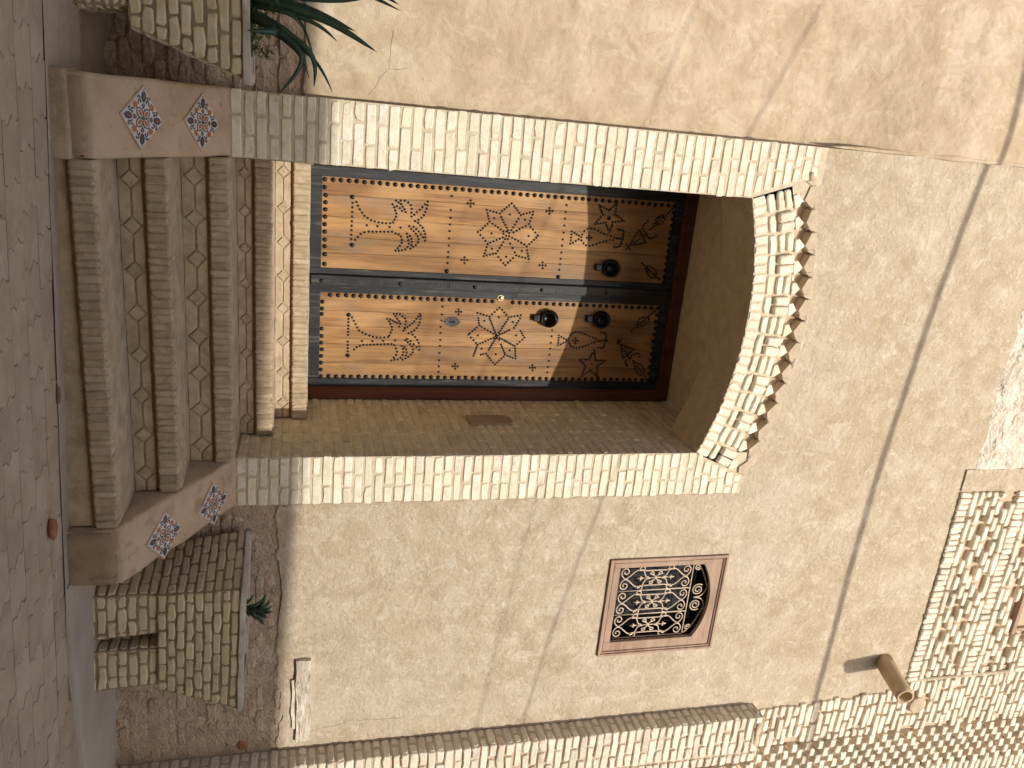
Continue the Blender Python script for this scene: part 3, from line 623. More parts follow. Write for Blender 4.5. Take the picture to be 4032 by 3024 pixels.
SMALL_R=[1376,303,1399,304,1422,304,1445,304,1468,304,1490,304,1538,304,1561,304,1584,305,1607,306,1365,328,1388,340,1411,352,1434,365,1456,378,1469,401,1481,424,1490,449,1498,474,1501,500,1502,526,1500,552,1497,578,1485,587,1464,595,1444,602,1423,600,1403,590,1384,580,1367,566,1331,611,1348,623,1365,635,1381,649,1400,658,1420,653,1369,587,1377,604,1386,620,1395,636,1329,631,1331,653,1345,672,1360,689,1381,697,1404,694,1427,689,1449,682,1435,693,1421,709,1408,725,1393,741,1378,755,1361,768,1343,780,1325,790,1339,797,1362,796,1385,792,1407,786,1426,774,1443,758,1455,739,1466,719,1475,747,1492,766,1512,782,1534,794,1559,799,1584,800,1592,348,1574,365,1565,387,1559,410,1558,434,1556,458,1554,483,1552,507,1551,531,1549,556,1547,580,1546,604,1555,624,1578,636,1602,645,1625,640,1646,625,1666,608,1661,630,1658,653,1646,672,1626,685,1604,689,1581,686,1560,676,1568,695,1584,708,1605,712,1627,710,1660,687,1649,707,1638,726,1622,743,1604,756,1582,758,1562,749,1545,734,1531,717,1518,699,1508,711,1524,737,1544,759,1566,780,1530,400,1530,471,1526,545,1520,627,1267,945,1323,945,1367,945,1412,942,1457,944,1507,946,1552,946,1604,946,1659,947,1704,947,1746,948,1471,1345,1466,1360,1483,1357,1482,1377,1497,1375,1359,1252,1329,1356,1361,1462,1459,1496,1573,1459,1605,1357,1566,1249,1467,1214,1412,1764,1459,1764,1507,1765,1553,1765,1599,1765,1647,1764,1694,1764,1737,1764,1299,1062,1299,1080,1300,1043,1318,1063,1281,1060,1702,1066,1702,1085,1702,1048,1721,1068,1683,1065,1702,1645,1702,1664,1703,1625,1722,1647,1683,1643,1303,1198,1308,1221,1314,1243,1320,1266,1325,1288,1309,1305,1292,1322,1275,1338,1259,1355,1275,1376,1293,1393,1310,1411,1327,1428,1323,1449,1318,1471,1313,1494,1308,1517,1333,1514,1351,1504,1368,1495,1386,1486,1404,1476,1421,1442,1430,1426,1439,1409,1448,1392,1456,1375,1426,1526,1442,1538,1458,1549,1474,1561,1491,1547,1508,1529,1524,1512,1540,1494,1559,1499,1577,1502,1596,1504,1614,1507,1633,1509,1629,1487,1622,1468,1615,1448,1607,1428,1623,1418,1638,1403,1653,1388,1667,1373,1682,1359,1668,1343,1651,1328,1635,1314,1618,1300,1602,1286,1606,1265,1610,1248,1619,1195,1602,1199,1586,1204,1569,1208,1553,1213,1537,1217,1525,1205,1504,1185,1484,1165,1464,1146,1453,1156,1438,1172,1423,1187,1408,1202,1393,1220,1376,1215,1358,1211,1340,1207,1342,1291,1358,1299,1375,1307,1391,1315,1408,1323,1424,1331,1441,1339,1457,1347,1344,1424,1361,1414,1377,1405,1394,1395,1410,1386,1427,1377,1443,1367,1534,1478,1525,1461,1516,1445,1507,1428,1499,1412,1490,1395,1593,1423,1577,1414,1561,1406,1545,1398,1530,1390,1571,1303,1555,1312,1539,1320,1523,1328,1506,1336,1490,1344,1527,1236,1518,1255,1509,1274,1500,1293,1491,1312,1482,1331,1404,1237,1416,1260,1428,1282,1440,1304,1452,1326,1450,1820,1469,1821,1488,1821,1507,1821,1526,1821,1461,1841,1471,1861,1480,1881,1518,1842,1508,1861,1499,1880,1488,1896,1510,1908,1530,1921,1540,1943,1544,1966,1540,1990,1532,2013,1524,2036,1515,2059,1505,2081,1496,2103,1470,1899,1449,1911,1431,1925,1421,1947,1421,1971,1428,1994,1435,2017,1443,2039,1451,2062,1459,2084,1467,2107,1481,2125,1481,2144,1481,2163,1481,2182,1482,2201,1464,2190,1445,2190,1427,2180,1420,2164,1418,2144,1497,2186,1518,2184,1535,2176,1540,2156,1538,2135,1555,2106,1571,2111,1586,2115,1602,2120,1617,2124,1633,2129,1636,2147,1636,2167,1636,2187,1636,2207,1650,2193,1662,2177,1673,2161,1684,2146,1702,2149,1722,2154,1741,2158,1761,2163,1753,2147,1741,2133,1729,2118,1717,2103,1725,2086,1738,2069,1750,2052,1762,2034,1739,2037,1721,2044,1703,2050,1685,2057,1670,2047,1658,2031,1646,2016,1635,2001,1630,2019,1630,2039,1631,2059,1631,2078,1613,2083,1596,2090,1580,2098,1477,2287,1491,2300,1505,2313,1476,2310,1489,2298,1501,2286,1521,2316,1540,2323,1559,2329,1578,2335,1597,2341,1616,2347,1510,2331,1517,2349,1525,2368,1532,2387,1539,2406,1546,2424,1561,2409,1572,2396,1584,2383,1596,2370,1607,2357,1537,2341,1556,2355,1576,2368,1595,2381,1614,2394,1591,2417,1580,2435,1572,2454,1579,2474,1598,2481,1633,2371,1649,2371,1662,2380,1675,2390,1401,2386,1385,2401,1369,2415,1347,2419,1327,2426,1307,2435,1295,2453,1288,2472,1295,2493,1369,2434,1361,2455,1353,2476,1340,2493,1324,2508,1303,2511,1351,2432,1338,2447,1325,2463,1312,2478,1283,2504,1269,2519,1255,2534,1242,2549,1633,2432,1654,2443,1676,2453,1698,2461,1718,2475,1736,2490,1748,2511,1648,2448,1655,2471,1662,2495,1676,2515,1695,2529,1718,2540,1677,2471,1694,2488,1711,2504,1729,2521,1746,2538,1763,2554,1668,2102,1608,2409,1488,1953,1488,1971,1489,1935,1506,1955,1470,1951]
BIG_R=[1346,304,1635,305,1262,128,1309,127,1347,126,1449,128,1501,128,1550,125,1595,129,1645,126,1692,127,1741,127,1789,128,1214,180,1214,231,1214,282,1214,333,1214,383,1214,434,1215,485,1215,536,1215,587,1215,637,1215,688,1215,739,1215,790,1215,841,1215,891,1216,942,1216,993,1216,1044,1216,1095,1216,1145,1216,1196,1216,1247,1216,1298,1217,1450,1217,1501,1217,1552,1217,1603,1217,1653,1217,1704,1218,1755,1218,1806,1218,1856,1218,1907,1218,1958,1218,2009,1218,2060,1218,2110,1218,2161,1219,2212,1219,2263,1219,2314,1219,2364,1219,2415,1219,2466,1219,2517,1219,2568,1789,181,1789,232,1788,283,1788,334,1788,385,1788,436,1788,487,1788,538,1788,589,1788,640,1787,691,1787,742,1787,793,1787,844,1787,895,1787,946,1787,997,1787,1048,1786,1099,1786,1150,1786,1201,1786,1252,1786,1303,1786,1354,1786,1405,1786,1456,1786,1507,1785,1558,1785,1609,1785,1660,1785,1711,1785,1762,1785,1813,1785,1864,1785,1915,1784,1966,1784,2017,1784,2068,1784,2119,1784,2170,1784,2221,1784,2272,1784,2323,1783,2374,1783,2425,1783,2476,1783,2527,1783,2578,1271,2569,1322,2569,1373,2570,1424,2571,1476,2572,1527,2573,1578,2574,1629,2575,1680,2576,1732,2577]

# ------------------------------------------------------------------ door frame and leaves
fr_ = thing('door_frame', 'reddish brown wooden frame around the studded double door', 'door frame', (1.12, 1.02, .035))
def post(x0, x1, z0, z1, nm, inn):
    box(nm, x0, x1, .995, 1.12, z0, z1, 'frame_wood', fr_, .005)
post(1.872, 1.943, .03, 2.652, 'post', -1); post(.30, .368, .03, 2.652, 'post', 1); post(.30, 1.943, 2.654, 2.743, 'lintel', 0)
box('bead', 1.862, 1.874, 1.012, 1.03, .04, 2.655, 'frame_wood', fr_, .003); box('bead', .372, 1.862, 1.008, 1.03, 2.650, 2.662, 'frame_wood', fr_, .003)
NB = 0
x = .40
V = []; F = []
while x < 1.86:          # row of carved notches along the lintel
    k = len(V); V += boxv(x, x+.006, .990, .999, 2.672, 2.690); F += [[i+k for i in f] for f in BOXF]; x += .013
add('carved_notches', V, F, 'frame_wood', fr_)
def leafdoor(label, x0, x1, p0, p1, strip):
    t = thing('door_leaf', label, 'door', ((x0+x1)/2, 1.05, .036))
    box('stile', x0, p0, 1.026, 1.075, .036, 2.649, 'black_wood', t, .003)
    box('stile', p1, x1, 1.026, 1.075, .036, 2.649, 'black_wood', t, .003)
    box('rail', p0+.001, p1-.001, 1.027, 1.075, .036, .114, 'black_wood', t, .003)
    box('rail', p0+.001, p1-.001, 1.027, 1.075, 2.582, 2.649, 'black_wood', t, .003)
    n = 5; ws = [random.uniform(.8, 1.25) for _ in range(n)]; s = sum(ws); x = p0
    for q in ws:
        wd = (p1-p0)*q/s; box('plank', x+.0007, x+wd-.0007, 1.0335+rj(.0006), 1.07, .112, 2.584, 'wood', t, .0012); x += wd
    return t
lL = leafdoor('left door leaf of brown planks with nail motifs and one high ring knocker', .372, 1.069, .438, 1.031, False)
lR = leafdoor('right door leaf of brown planks with key plate and two ring knockers', 1.074, 1.864, 1.196, 1.800, True)
asg = box('cover_strip', 1.076, 1.143, 1.000, 1.0265, .05, 2.645, 'black_wood', lR, .005)
V = []; F = []; z = .16
while z < 2.5:
    k = len(V); V += boxv(1.094, 1.128, .9975, 1.003, z, z+.0045); F += [[i+k for i in f] for f in BOXF]; z += .0105
add('ribbing', V, F, 'plate', asg)
def studmesh(r, hgt):
    V, F = lathev([(r, -.002), (r, hgt*.25), (r*.82, hgt*.68), (r*.45, hgt*.94), (r*.08, hgt)], (0, 0, 0), (0, -1, 0), 8)
    me = bpy.data.meshes.new('stud'); me.from_pydata(V, [], F); me.materials.append(M['iron']); me.shade_smooth(); return me, V, F
SB, SBV, SBF = studmesh(.0152, .013); SS, SSV, SSF = studmesh(.0082, .008)
def studs(t, small, big):
    n = 0
    for k in range(0, len(big), 2): inst('stud', SB, t, (big[k]/1000+rj(.0015), 1.0335, big[k+1]/1000+rj(.002))); n += 1
    V = []; F = []
    for k in range(0, len(small), 2):
        p = Vector((small[k]/1000, 1.0335, small[k+1]/1000))
        if n < 296: inst('stud', SS, t, p); n += 1
        else: q = len(V); V += [v+p for v in SSV]; F += [[i+q for i in f] for f in SSF]
    o = add('stud_motif', V, F, 'iron', t, True); o['kind'] = 'stuff'
studs(lL, SMALL_L, BIG_L); studs(lR, SMALL_R, BIG_R)
for z in (.119, .639, 1.157, 1.643, 2.131, 2.614): inst('stud', SB, asg, (1.111, .9995, z), (.9, .9, .9))
def knocker(t, x, z, lx, lz):
    ax = Vector((.05, -1, -.36)).normalized(); c = Vector((x, 1.034, z))
    k = lathe('knocker', [(.044, -.004), (.060, .012), (.067, .032), (.064, .050), (.056, .062), (.051, .066), (.047, .063), (.044, .045), (.034, .026), (.001, .018)], c, ax, 'iron', t, 28)
    e = c+ax*.066
    a = ax.orthogonal().normalized(); b = ax.cross(a)
    tube('ring', [e+(a*math.cos(th)+b*math.sin(th))*.051 for th in [i*math.pi/14 for i in range(29)]], .0065, 'iron', k, 8)
    box('strike_plate', lx-.024, lx+.024, .998, 1.036, lz-.02, lz+.026, 'iron', k, .006)
    box('hinge', x-.012, x+.012, .968, .99, z+.034, z+.050, 'plate', k, .004)
knocker(lL, .932, 2.157, .932, 2.05); knocker(lR, 1.313, 2.134, 1.314, 2.03); knocker(lR, 1.318, 1.733, 1.321, 1.625)
# key plate and small locks
P = [(-.040, 0), (-.034, .026), (-.018, .048), (0, .062), (.002, .064), (.020, .046), (.034, .022), (.037, -.004), (.030, -.032), (.014, -.054), (0, -.066), (-.016, -.052), (-.032, -.028)]
n = len(P); kx, kz = 1.374, 1.02
V = [(kx+a, 1.034, kz+b) for a, b in P]+[(kx+a*.97, 1.029, kz+b*.97) for a, b in P]
kp = add('key_plate', V, [tuple(range(n, 2*n))]+[(i, (i+1) % n, n+(i+1) % n, n+i) for i in range(n)], 'plate', lR)
multi('keyhole', [lathev([(.0085, 0), (.0085, .001)], (kx, 1.0285, kz+.012), (0, -1, 0), 12), (boxv(kx-.0045, kx+.0045, 1.0275, 1.0285, kz-.024, kz+.008), BOXF)], 'hole', kp)
for a, b in ((-.02, .02), (.022, 0), (0, .045), (0, -.045), (-.022, -.012)): inst('rivet', SS, kp, (kx+a, 1.029, kz+b), (.45, .5, .45))
for (bx_, bz, m) in ((1.186, 1.355, 'brass'), (1.168, 2.15, 'plate')):
    P = [(-.022, .004), (-.012, .022), (.008, .022), (.022, .008), (.020, -.012), (.0, -.026), (-.016, -.018)]; n = 7
    V = [(bx_+a, 1.027, bz+b) for a, b in P]+[(bx_+a, 1.0225, bz+b) for a, b in P]
    k = add('lock_plate', V, [tuple(range(n, 2*n))]+[(i, (i+1) % n, n+(i+1) % n, n+i) for i in range(n)], m, lR)
    lathe('cylinder', [(.013, 0), (.013, .008), (.010, .011), (.003, .011)], (bx_, 1.0225, bz), (0, -1, 0), m, k, 14)

# ------------------------------------------------------------------ window
win = thing('barred_window', 'small arched window with scrolled iron grille in a reddish wooden frame', 'window', (3.1, 0, 2.014))
def wframe(x0, x1, z0, z1, wd, y0, y1, nm):
    box(nm, x0, x0+wd, y0, y1, z0, z1, 'window_wood', win, .004); box(nm, x1-wd, x1, y0, y1, z0, z1, 'window_wood', win, .004)
    box(nm, x0+wd, x1-wd, y0, y1, z0, z0+wd, 'window_wood', win, .004); box(nm, x0+wd, x1-wd, y0, y1, z1-wd, z1, 'window_wood', win, .004)
wframe(2.716, 3.482, 2.018, 2.897, .018, -.016, .12, 'moulding'); wframe(2.734, 3.464, 2.036, 2.879, .012, -.006, .12, 'moulding'); wframe(2.746, 3.452, 2.048, 2.867, .006, .004, .12, 'moulding')
IX0, IX1, IZ0, IZ1 = 2.752, 3.446, 2.054, 2.861; OX0, OX1, OZ0 = 2.788, 3.381, 2.1
box('board', IX0, OX0, .0, .03, IZ0, 2.733, 'window_wood', win, .002); box('board', OX1, IX1, .0, .03, IZ0, 2.733, 'window_wood', win, .002); box('board', OX0+.001, OX1-.001, .001, .03, IZ0, OZ0, 'window_wood', win, .002)
cx_ = (OX0+OX1)/2; hw = (OX1-OX0)/2; sag = .088; rr = (hw*hw+sag*sag)/(2*sag); cz_ = 2.726+sag-rr
def warc(x): return cz_+math.sqrt(rr*rr-(x-cx_)**2)
V = []; F = []; n = 24
xs = [IX0]+[OX0+(OX1-OX0)*i/n for i in range(n+1)]+[IX1]
for x in xs:
    zl = warc(min(max(x, OX0), OX1)) if OX0 <= x <= OX1 else 2.735
    V += [(x, .0, zl), (x, .0, IZ1), (x, .03, zl), (x, .03, IZ1)]
for i in range(len(xs)-1): a = 4*i; F += [(a, a+4, a+5, a+1), (a+2, a+6, a+4, a)]
add('arched_board', V, F, 'window_wood', win)
for (a, b, c, d) in ((2.72, 3.48, .115, .118),):
    pane = box('pane', 2.74, 3.46, .16, .166, 2.05, 2.88, 'glass', win)
for x0_, x1_, z0_, z1_ in ((2.73, 2.755, 2.04, 2.88), (3.445, 3.47, 2.04, 2.88)): box('lining', x0_, x1_, .122, .4, z0_, z1_, 'frame_wood', win)
box('lining', 2.73, 3.47, .122, .4, 2.03, 2.05, 'frame_wood', win); box('lining', 2.73, 3.47, .122, .4, 2.87, 2.89, 'frame_wood', win)
grl = tube('grille', [(2.79, .05, 2.672), (3.385, .05, 2.672)], .0048, 'grille', win)
GR = .0050
def gt(pts, nm='scroll', r=GR): tube(nm, [(p[0], .05, p[1]) for p in pts], r, 'grille', grl, 5)
def spiral(cx, cz, r, a0, turns, n=22, shrink=.72):
    return [(cx+r*(1-shrink*k/n)*math.cos(a0+2*math.pi*turns*k/n), cz+r*(1-shrink*k/n)*math.sin(a0+2*math.pi*turns*k/n)) for k in range(n+1)]
def bez(p0, p1, p2, p3, n=8):
    o = []
    for k in range(n+1):
        t = k/n; s = 1-t; o.append(tuple(s**3*p0[i]+3*s*s*t*p1[i]+3*s*t*t*p2[i]+t**3*p3[i] for i in (0, 1)))
    return o
def clamp(x, z, v=True): box('clamp', x-(.006 if v else .011), x+(.006 if v else .011), .042, .058, z-(.011 if v else .006), z+(.011 if v else .006), 'grille', grl, .002)
B0, B1 = 2.115, 2.672
for x in (2.808, 3.003, 3.194, 3.383): gt([(x, 2.09), (x, B1)], 'bar', .0042)
for cx in (2.905, 3.0985, 3.288):
    hwc = .0955
    gt([(cx, 2.255), (cx, 2.535)], 'spear', .0042)
    for z in (2.282, 2.508): gt([(cx-.016, z), (cx+.016, z)], 'spear_cross', .006); gt([(cx, z-.018), (cx, z+.018)], 'spear_cross', .0065)
    for z in (2.34, 2.45): clamp(cx, z)
    for s in (-1, 1):
        for up_, zn in ((1, 2.168), (-1, 2.622)):
            # big corner spiral flowing out of the centre node
            sx, sz = cx+s*.053, zn-up_*.002
            gt(bez((cx, zn), (cx+s*.02, zn-up_*.035), (cx+s*.06, zn-up_*.045), (cx+s*.083, zn-up_*.012))[:-1]+[(sx+s*.030*math.cos(q)*(1-.10*k), sz+up_*.030*math.sin(q)*(1-.10*k)) for k, q in enumerate([-.3+i*.75 for i in range(9)])])
            # heart line from node to side ring
            gt(bez((cx, zn), (cx+s*.02, zn+up_*.05), (cx+s*.075, zn+up_*.06), (cx+s*.068, zn+up_*.118)))
            gt(bez((cx+s*.068, zn+up_*.118), (cx+s*.05, zn+up_*.15), (cx+s*.01, zn+up_*.13), (cx+s*.004, zn+up_*.175)))
            gt([(cx+s*.076+.017*math.cos(q), zn+up_*(.118+.019*math.sin(q))) for q in [i*math.pi/5 for i in range(9)]])
            clamp(cx+s*.068, zn+up_*.105)
            # small C scrolls beside the spear
            gt(bez((cx, zn+up_*.228), (cx+s*.03, zn+up_*.215), (cx+s*.034, zn+up_*.17), (cx+s*.03, zn+up_*.185))[:-1]+spiral(cx+s*.033, zn+up_*.197, .016, math.pi/2*(1 if s > 0 else 1)*-up_, .9*s*up_, 12, .6))
        gt([(cx+s*.066, 2.30), (cx+s*.058, 2.318), (cx+s*.058, 2.472), (cx+s*.066, 2.49)], 'bar')
    clamp(cx, 2.168); clamp(cx, 2.622)
for s in (-1, 1):
    gt(bez((cx_+s*.29, 2.675), (cx_+s*.28, 2.73), (cx_+s*.17, 2.77), (cx_+s*.09, 2.806))); gt(bez((cx_+s*.09, 2.806), (cx_+s*.02, 2.805), (cx_-s*.005, 2.76), (cx_+s*.004, 2.715)))
    gt(spiral(cx_+s*.062, 2.737, .046, math.pi/2-s*.9, -s*1.9, 30, .8)); gt(spiral(cx_+s*.248, 2.708, .026, math.pi/2, s*1.5, 22, .8))
    clamp(cx_+s*.1, 2.806)

# ------------------------------------------------------------------ brick pier, band and frieze on the right
random.seed(52)
PT = 3.36
pier = thing('brick_pier', 'brick pier at the right edge, its left side in shade', 'pier', (4.3, -.1, gz(4.3)))
add('mortar_bed', boxv(4.03, 4.43, -.150, .3, -1.4, PT), BOXF, 'mortar_band', pier); add('mortar_bed', boxv(4.43, 5.6, -.08, .3, -1.4, PT), BOXF, 'mortar_band', pier)
z = gz(4.2)+.02; i = 0
while z < PT-.02:
    hb = .046+rj(.004)
    for a, b in (((-.150, -.075), (-.063, .0)) if i % 2 else ((-.15, -.0),)):
        brick(pier, (4.0225+rj(.003), (a+b)/2, z), YV, NX, EZ, b-a, hb, .03, 'brick_band', tilt=.03)
    x = 4.0225
    for l in ([.205, .1, .08] if i % 2 else [.1, .205, .08]):
        brick(pier, (x+l/2, -.163+rj(.004), z), EX, EY, EZ, l-.004, hb, .06, 'brick_band', tilt=.03, jit=.005, b=.005); x += l+.012
    x = 4.455+(i % 2)*.068
    while x < 4.75: brick(pier, (x+.038, -.165+rj(.006), z), EX, EY, EZ, .078, .048, .09, 'brick_band', tilt=.05, jit=.005); x += .136
    z += CR; i += 1
bm = bmesh.new(); vs = [bm.verts.new(v) for v in boxv(4.024, 4.40, -.166, .0, PT-.10, PT+.03)]
for f in BOXF: bm.faces.new([vs[i] for i in f])
bmesh.ops.bevel(bm, geom=bm.edges[:], offset=.05, segments=3, affect='EDGES'); bmesh.ops.subdivide_edges(bm, edges=[e for e in bm.edges if e.calc_length() > .04], cuts=3, use_grid_fill=True)
rough(bm, .014, 12, 2); addbm('mortar_cap', bm, 'plaster', pier, True)
band = thing('brick_band', 'upright band of patterned brickwork at the upper right with a log end', 'brickwork', (4.4, -.02, PT))
def bedge(z): return 4.085-.045*sstep(3.4, 4.6, z)-.085*sstep(4.66, 4.74, z)+.018*noise.noise(Vector((0, z*9, 3)))
add('mortar_bed', boxv(3.90, 4.45, .006, .3, PT-.1, TOP), BOXF, 'mortar_band', band); add('mortar_bed', boxv(4.45, 5.9, .05, .3, PT-.1, TOP), BOXF, 'mortar_band', band)
z = PT-.03; i = 0
LZ = 4.88; LX = 4.193
while z < 6.4:
    y = pierY(z)
    x = bedge(z); lim = 4.45
    x -= (i % 2)*.1
    while x < lim-.03:
        l = random.choice((.20, .20, .11)); a = max(x, bedge(z)+rj(.012)); b = min(x+l, lim)
        if b-a > .04 and (((a+b)/2-LX)**2+(z-LZ)**2 > .10**2):
            brick(band, ((a+b)/2, y+rj(.005), z), EX, EY, EZ, b-a-.004, .044+rj(.004), .05, 'brick_band', tilt=.035, jit=.004, b=.005)
        x += l+.016
    x = 4.455+(i % 2)*.068                # open lattice of brick ends
    while x < 4.84:
        brick(band, (x+.038, y-.004+rj(.008), z), EX, EY, EZ, .078+rj(.006), .048+rj(.003), .09, 'brick_band', tilt=.035, jit=.004, b=.005); x += .136
    x = 4.86
    while x < 5.15:
        l = .11 if (i % 2) else .2; brick(band, (x+l/2, y+rj(.005), z), EX, EY, EZ, l-.006, .045, .05, 'brick_band', tilt=.04); x += l+.012
    z += CR; i += 1
lg = lathe('log_end', [(.078, -.05), (.078, .002), (.072, .007), (.04, .009), (.002, .009)], (LX, -.026, LZ), (0, -1, 0), 'log', band, 22)
pts = []
for k in range(20):
    z = 4.72+k*.1; pts.append((3.952+.006*noise.noise(Vector((1, z*3, 0))), -.008, z))
tube('mortar_seam', pts, [.016+.008*noise.noise(Vector((3, p[2]*5, 2))) for p in pts], 'plaster', band, 8)
fz = thing('brick_frieze', 'horizontal frieze of patterned brickwork along the top, above the plaster', 'brickwork', (3.1, -.02, 4.71))
add('mortar_bed', boxv(2.25, 3.95, .018, .3, 4.69, TOP), BOXF, 'mortar_band', fz)
add('strip', boxv(2.1, 2.27, -.012, .1, 4.71, TOP), BOXF, 'plaster', fz)
WINX = (3.20, 3.56, 5.63)
def fb(x, z, l, h, y=-.02, d=.07):
    if l > .03 and not (WINX[0]-.02 < x+l/2 < WINX[1]+.02 and z > WINX[2]-.02): brick(fz, (x+l/2, y+rj(.004), z), EX, EY, EZ, l, h, d, 'brick_band', tilt=.04, jit=.004)
z = 4.715
for blk in range(3):
    x = 2.285                                        # soldier course
    while x < 3.93: fb(x, z+.05, .044+rj(.003), .098); x += .0495
    z += .112
    x = 2.285
    while x < 3.93: fb(x, z+.024, .20, .046); x += .212
    z += .06
    for k in range(5):                               # short bricks with slanting rows of slots
        x = 2.285-.15+(k % 2)*.075; j_ = 0
        while x < 3.93:
            a = max(x, 2.285); b = min(x+.122, 3.935); j_ += 1
            if (j_*2+k*(1 if blk % 2 else -1)) % 5: fb(a, z+.024, b-a-.003, .046, -.02-random.choice((0, 0, .010)))
            x += .145
        z += CR
    x = 2.285+.1
    while x < 3.93: fb(x, z+.024, .20, .046); x += .212
    z += .06
uw = thing('upper_window', 'dark corner of a small window in the brick frieze at the top edge', 'window', (3.38, 0, 5.63))
box('pane', WINX[0], WINX[1], .035, .045, 5.63, 6.3, 'glass', uw); box('sill', WINX[0]-.01, WINX[1]+.01, -.03, .04, 5.60, 5.635, 'window_wood', uw, .004)
for x in (WINX[0], WINX[1]-.03): box('jamb', x, x+.03, -.01, .034, 5.636, 6.3, 'window_wood', uw, .003)

# ------------------------------------------------------------------ clay water spout
a, b = Vector((3.735, .03, 4.456)), Vector((3.80, -.345, 4.392)); ax = (b-a).normalized(); L_ = (b-a).length
sp = lathe('water_spout', [(.066, 0), (.068, L_*.3), (.066, L_*.6), (.065, L_*.9), (.066, L_), (.050, L_), (.049, L_*.55), (.045, L_*.4)], a, ax, 'clay', None, 24)
for v in sp.data.vertices: v.co += Vector((noise.noise(v.co*14), noise.noise(v.co*14+Vector((5, 0, 0))), noise.noise(v.co*14+Vector((0, 5, 0)))))*.008
tag(sp, 'clay water spout sticking out of the plaster below the brick frieze', 'spout')

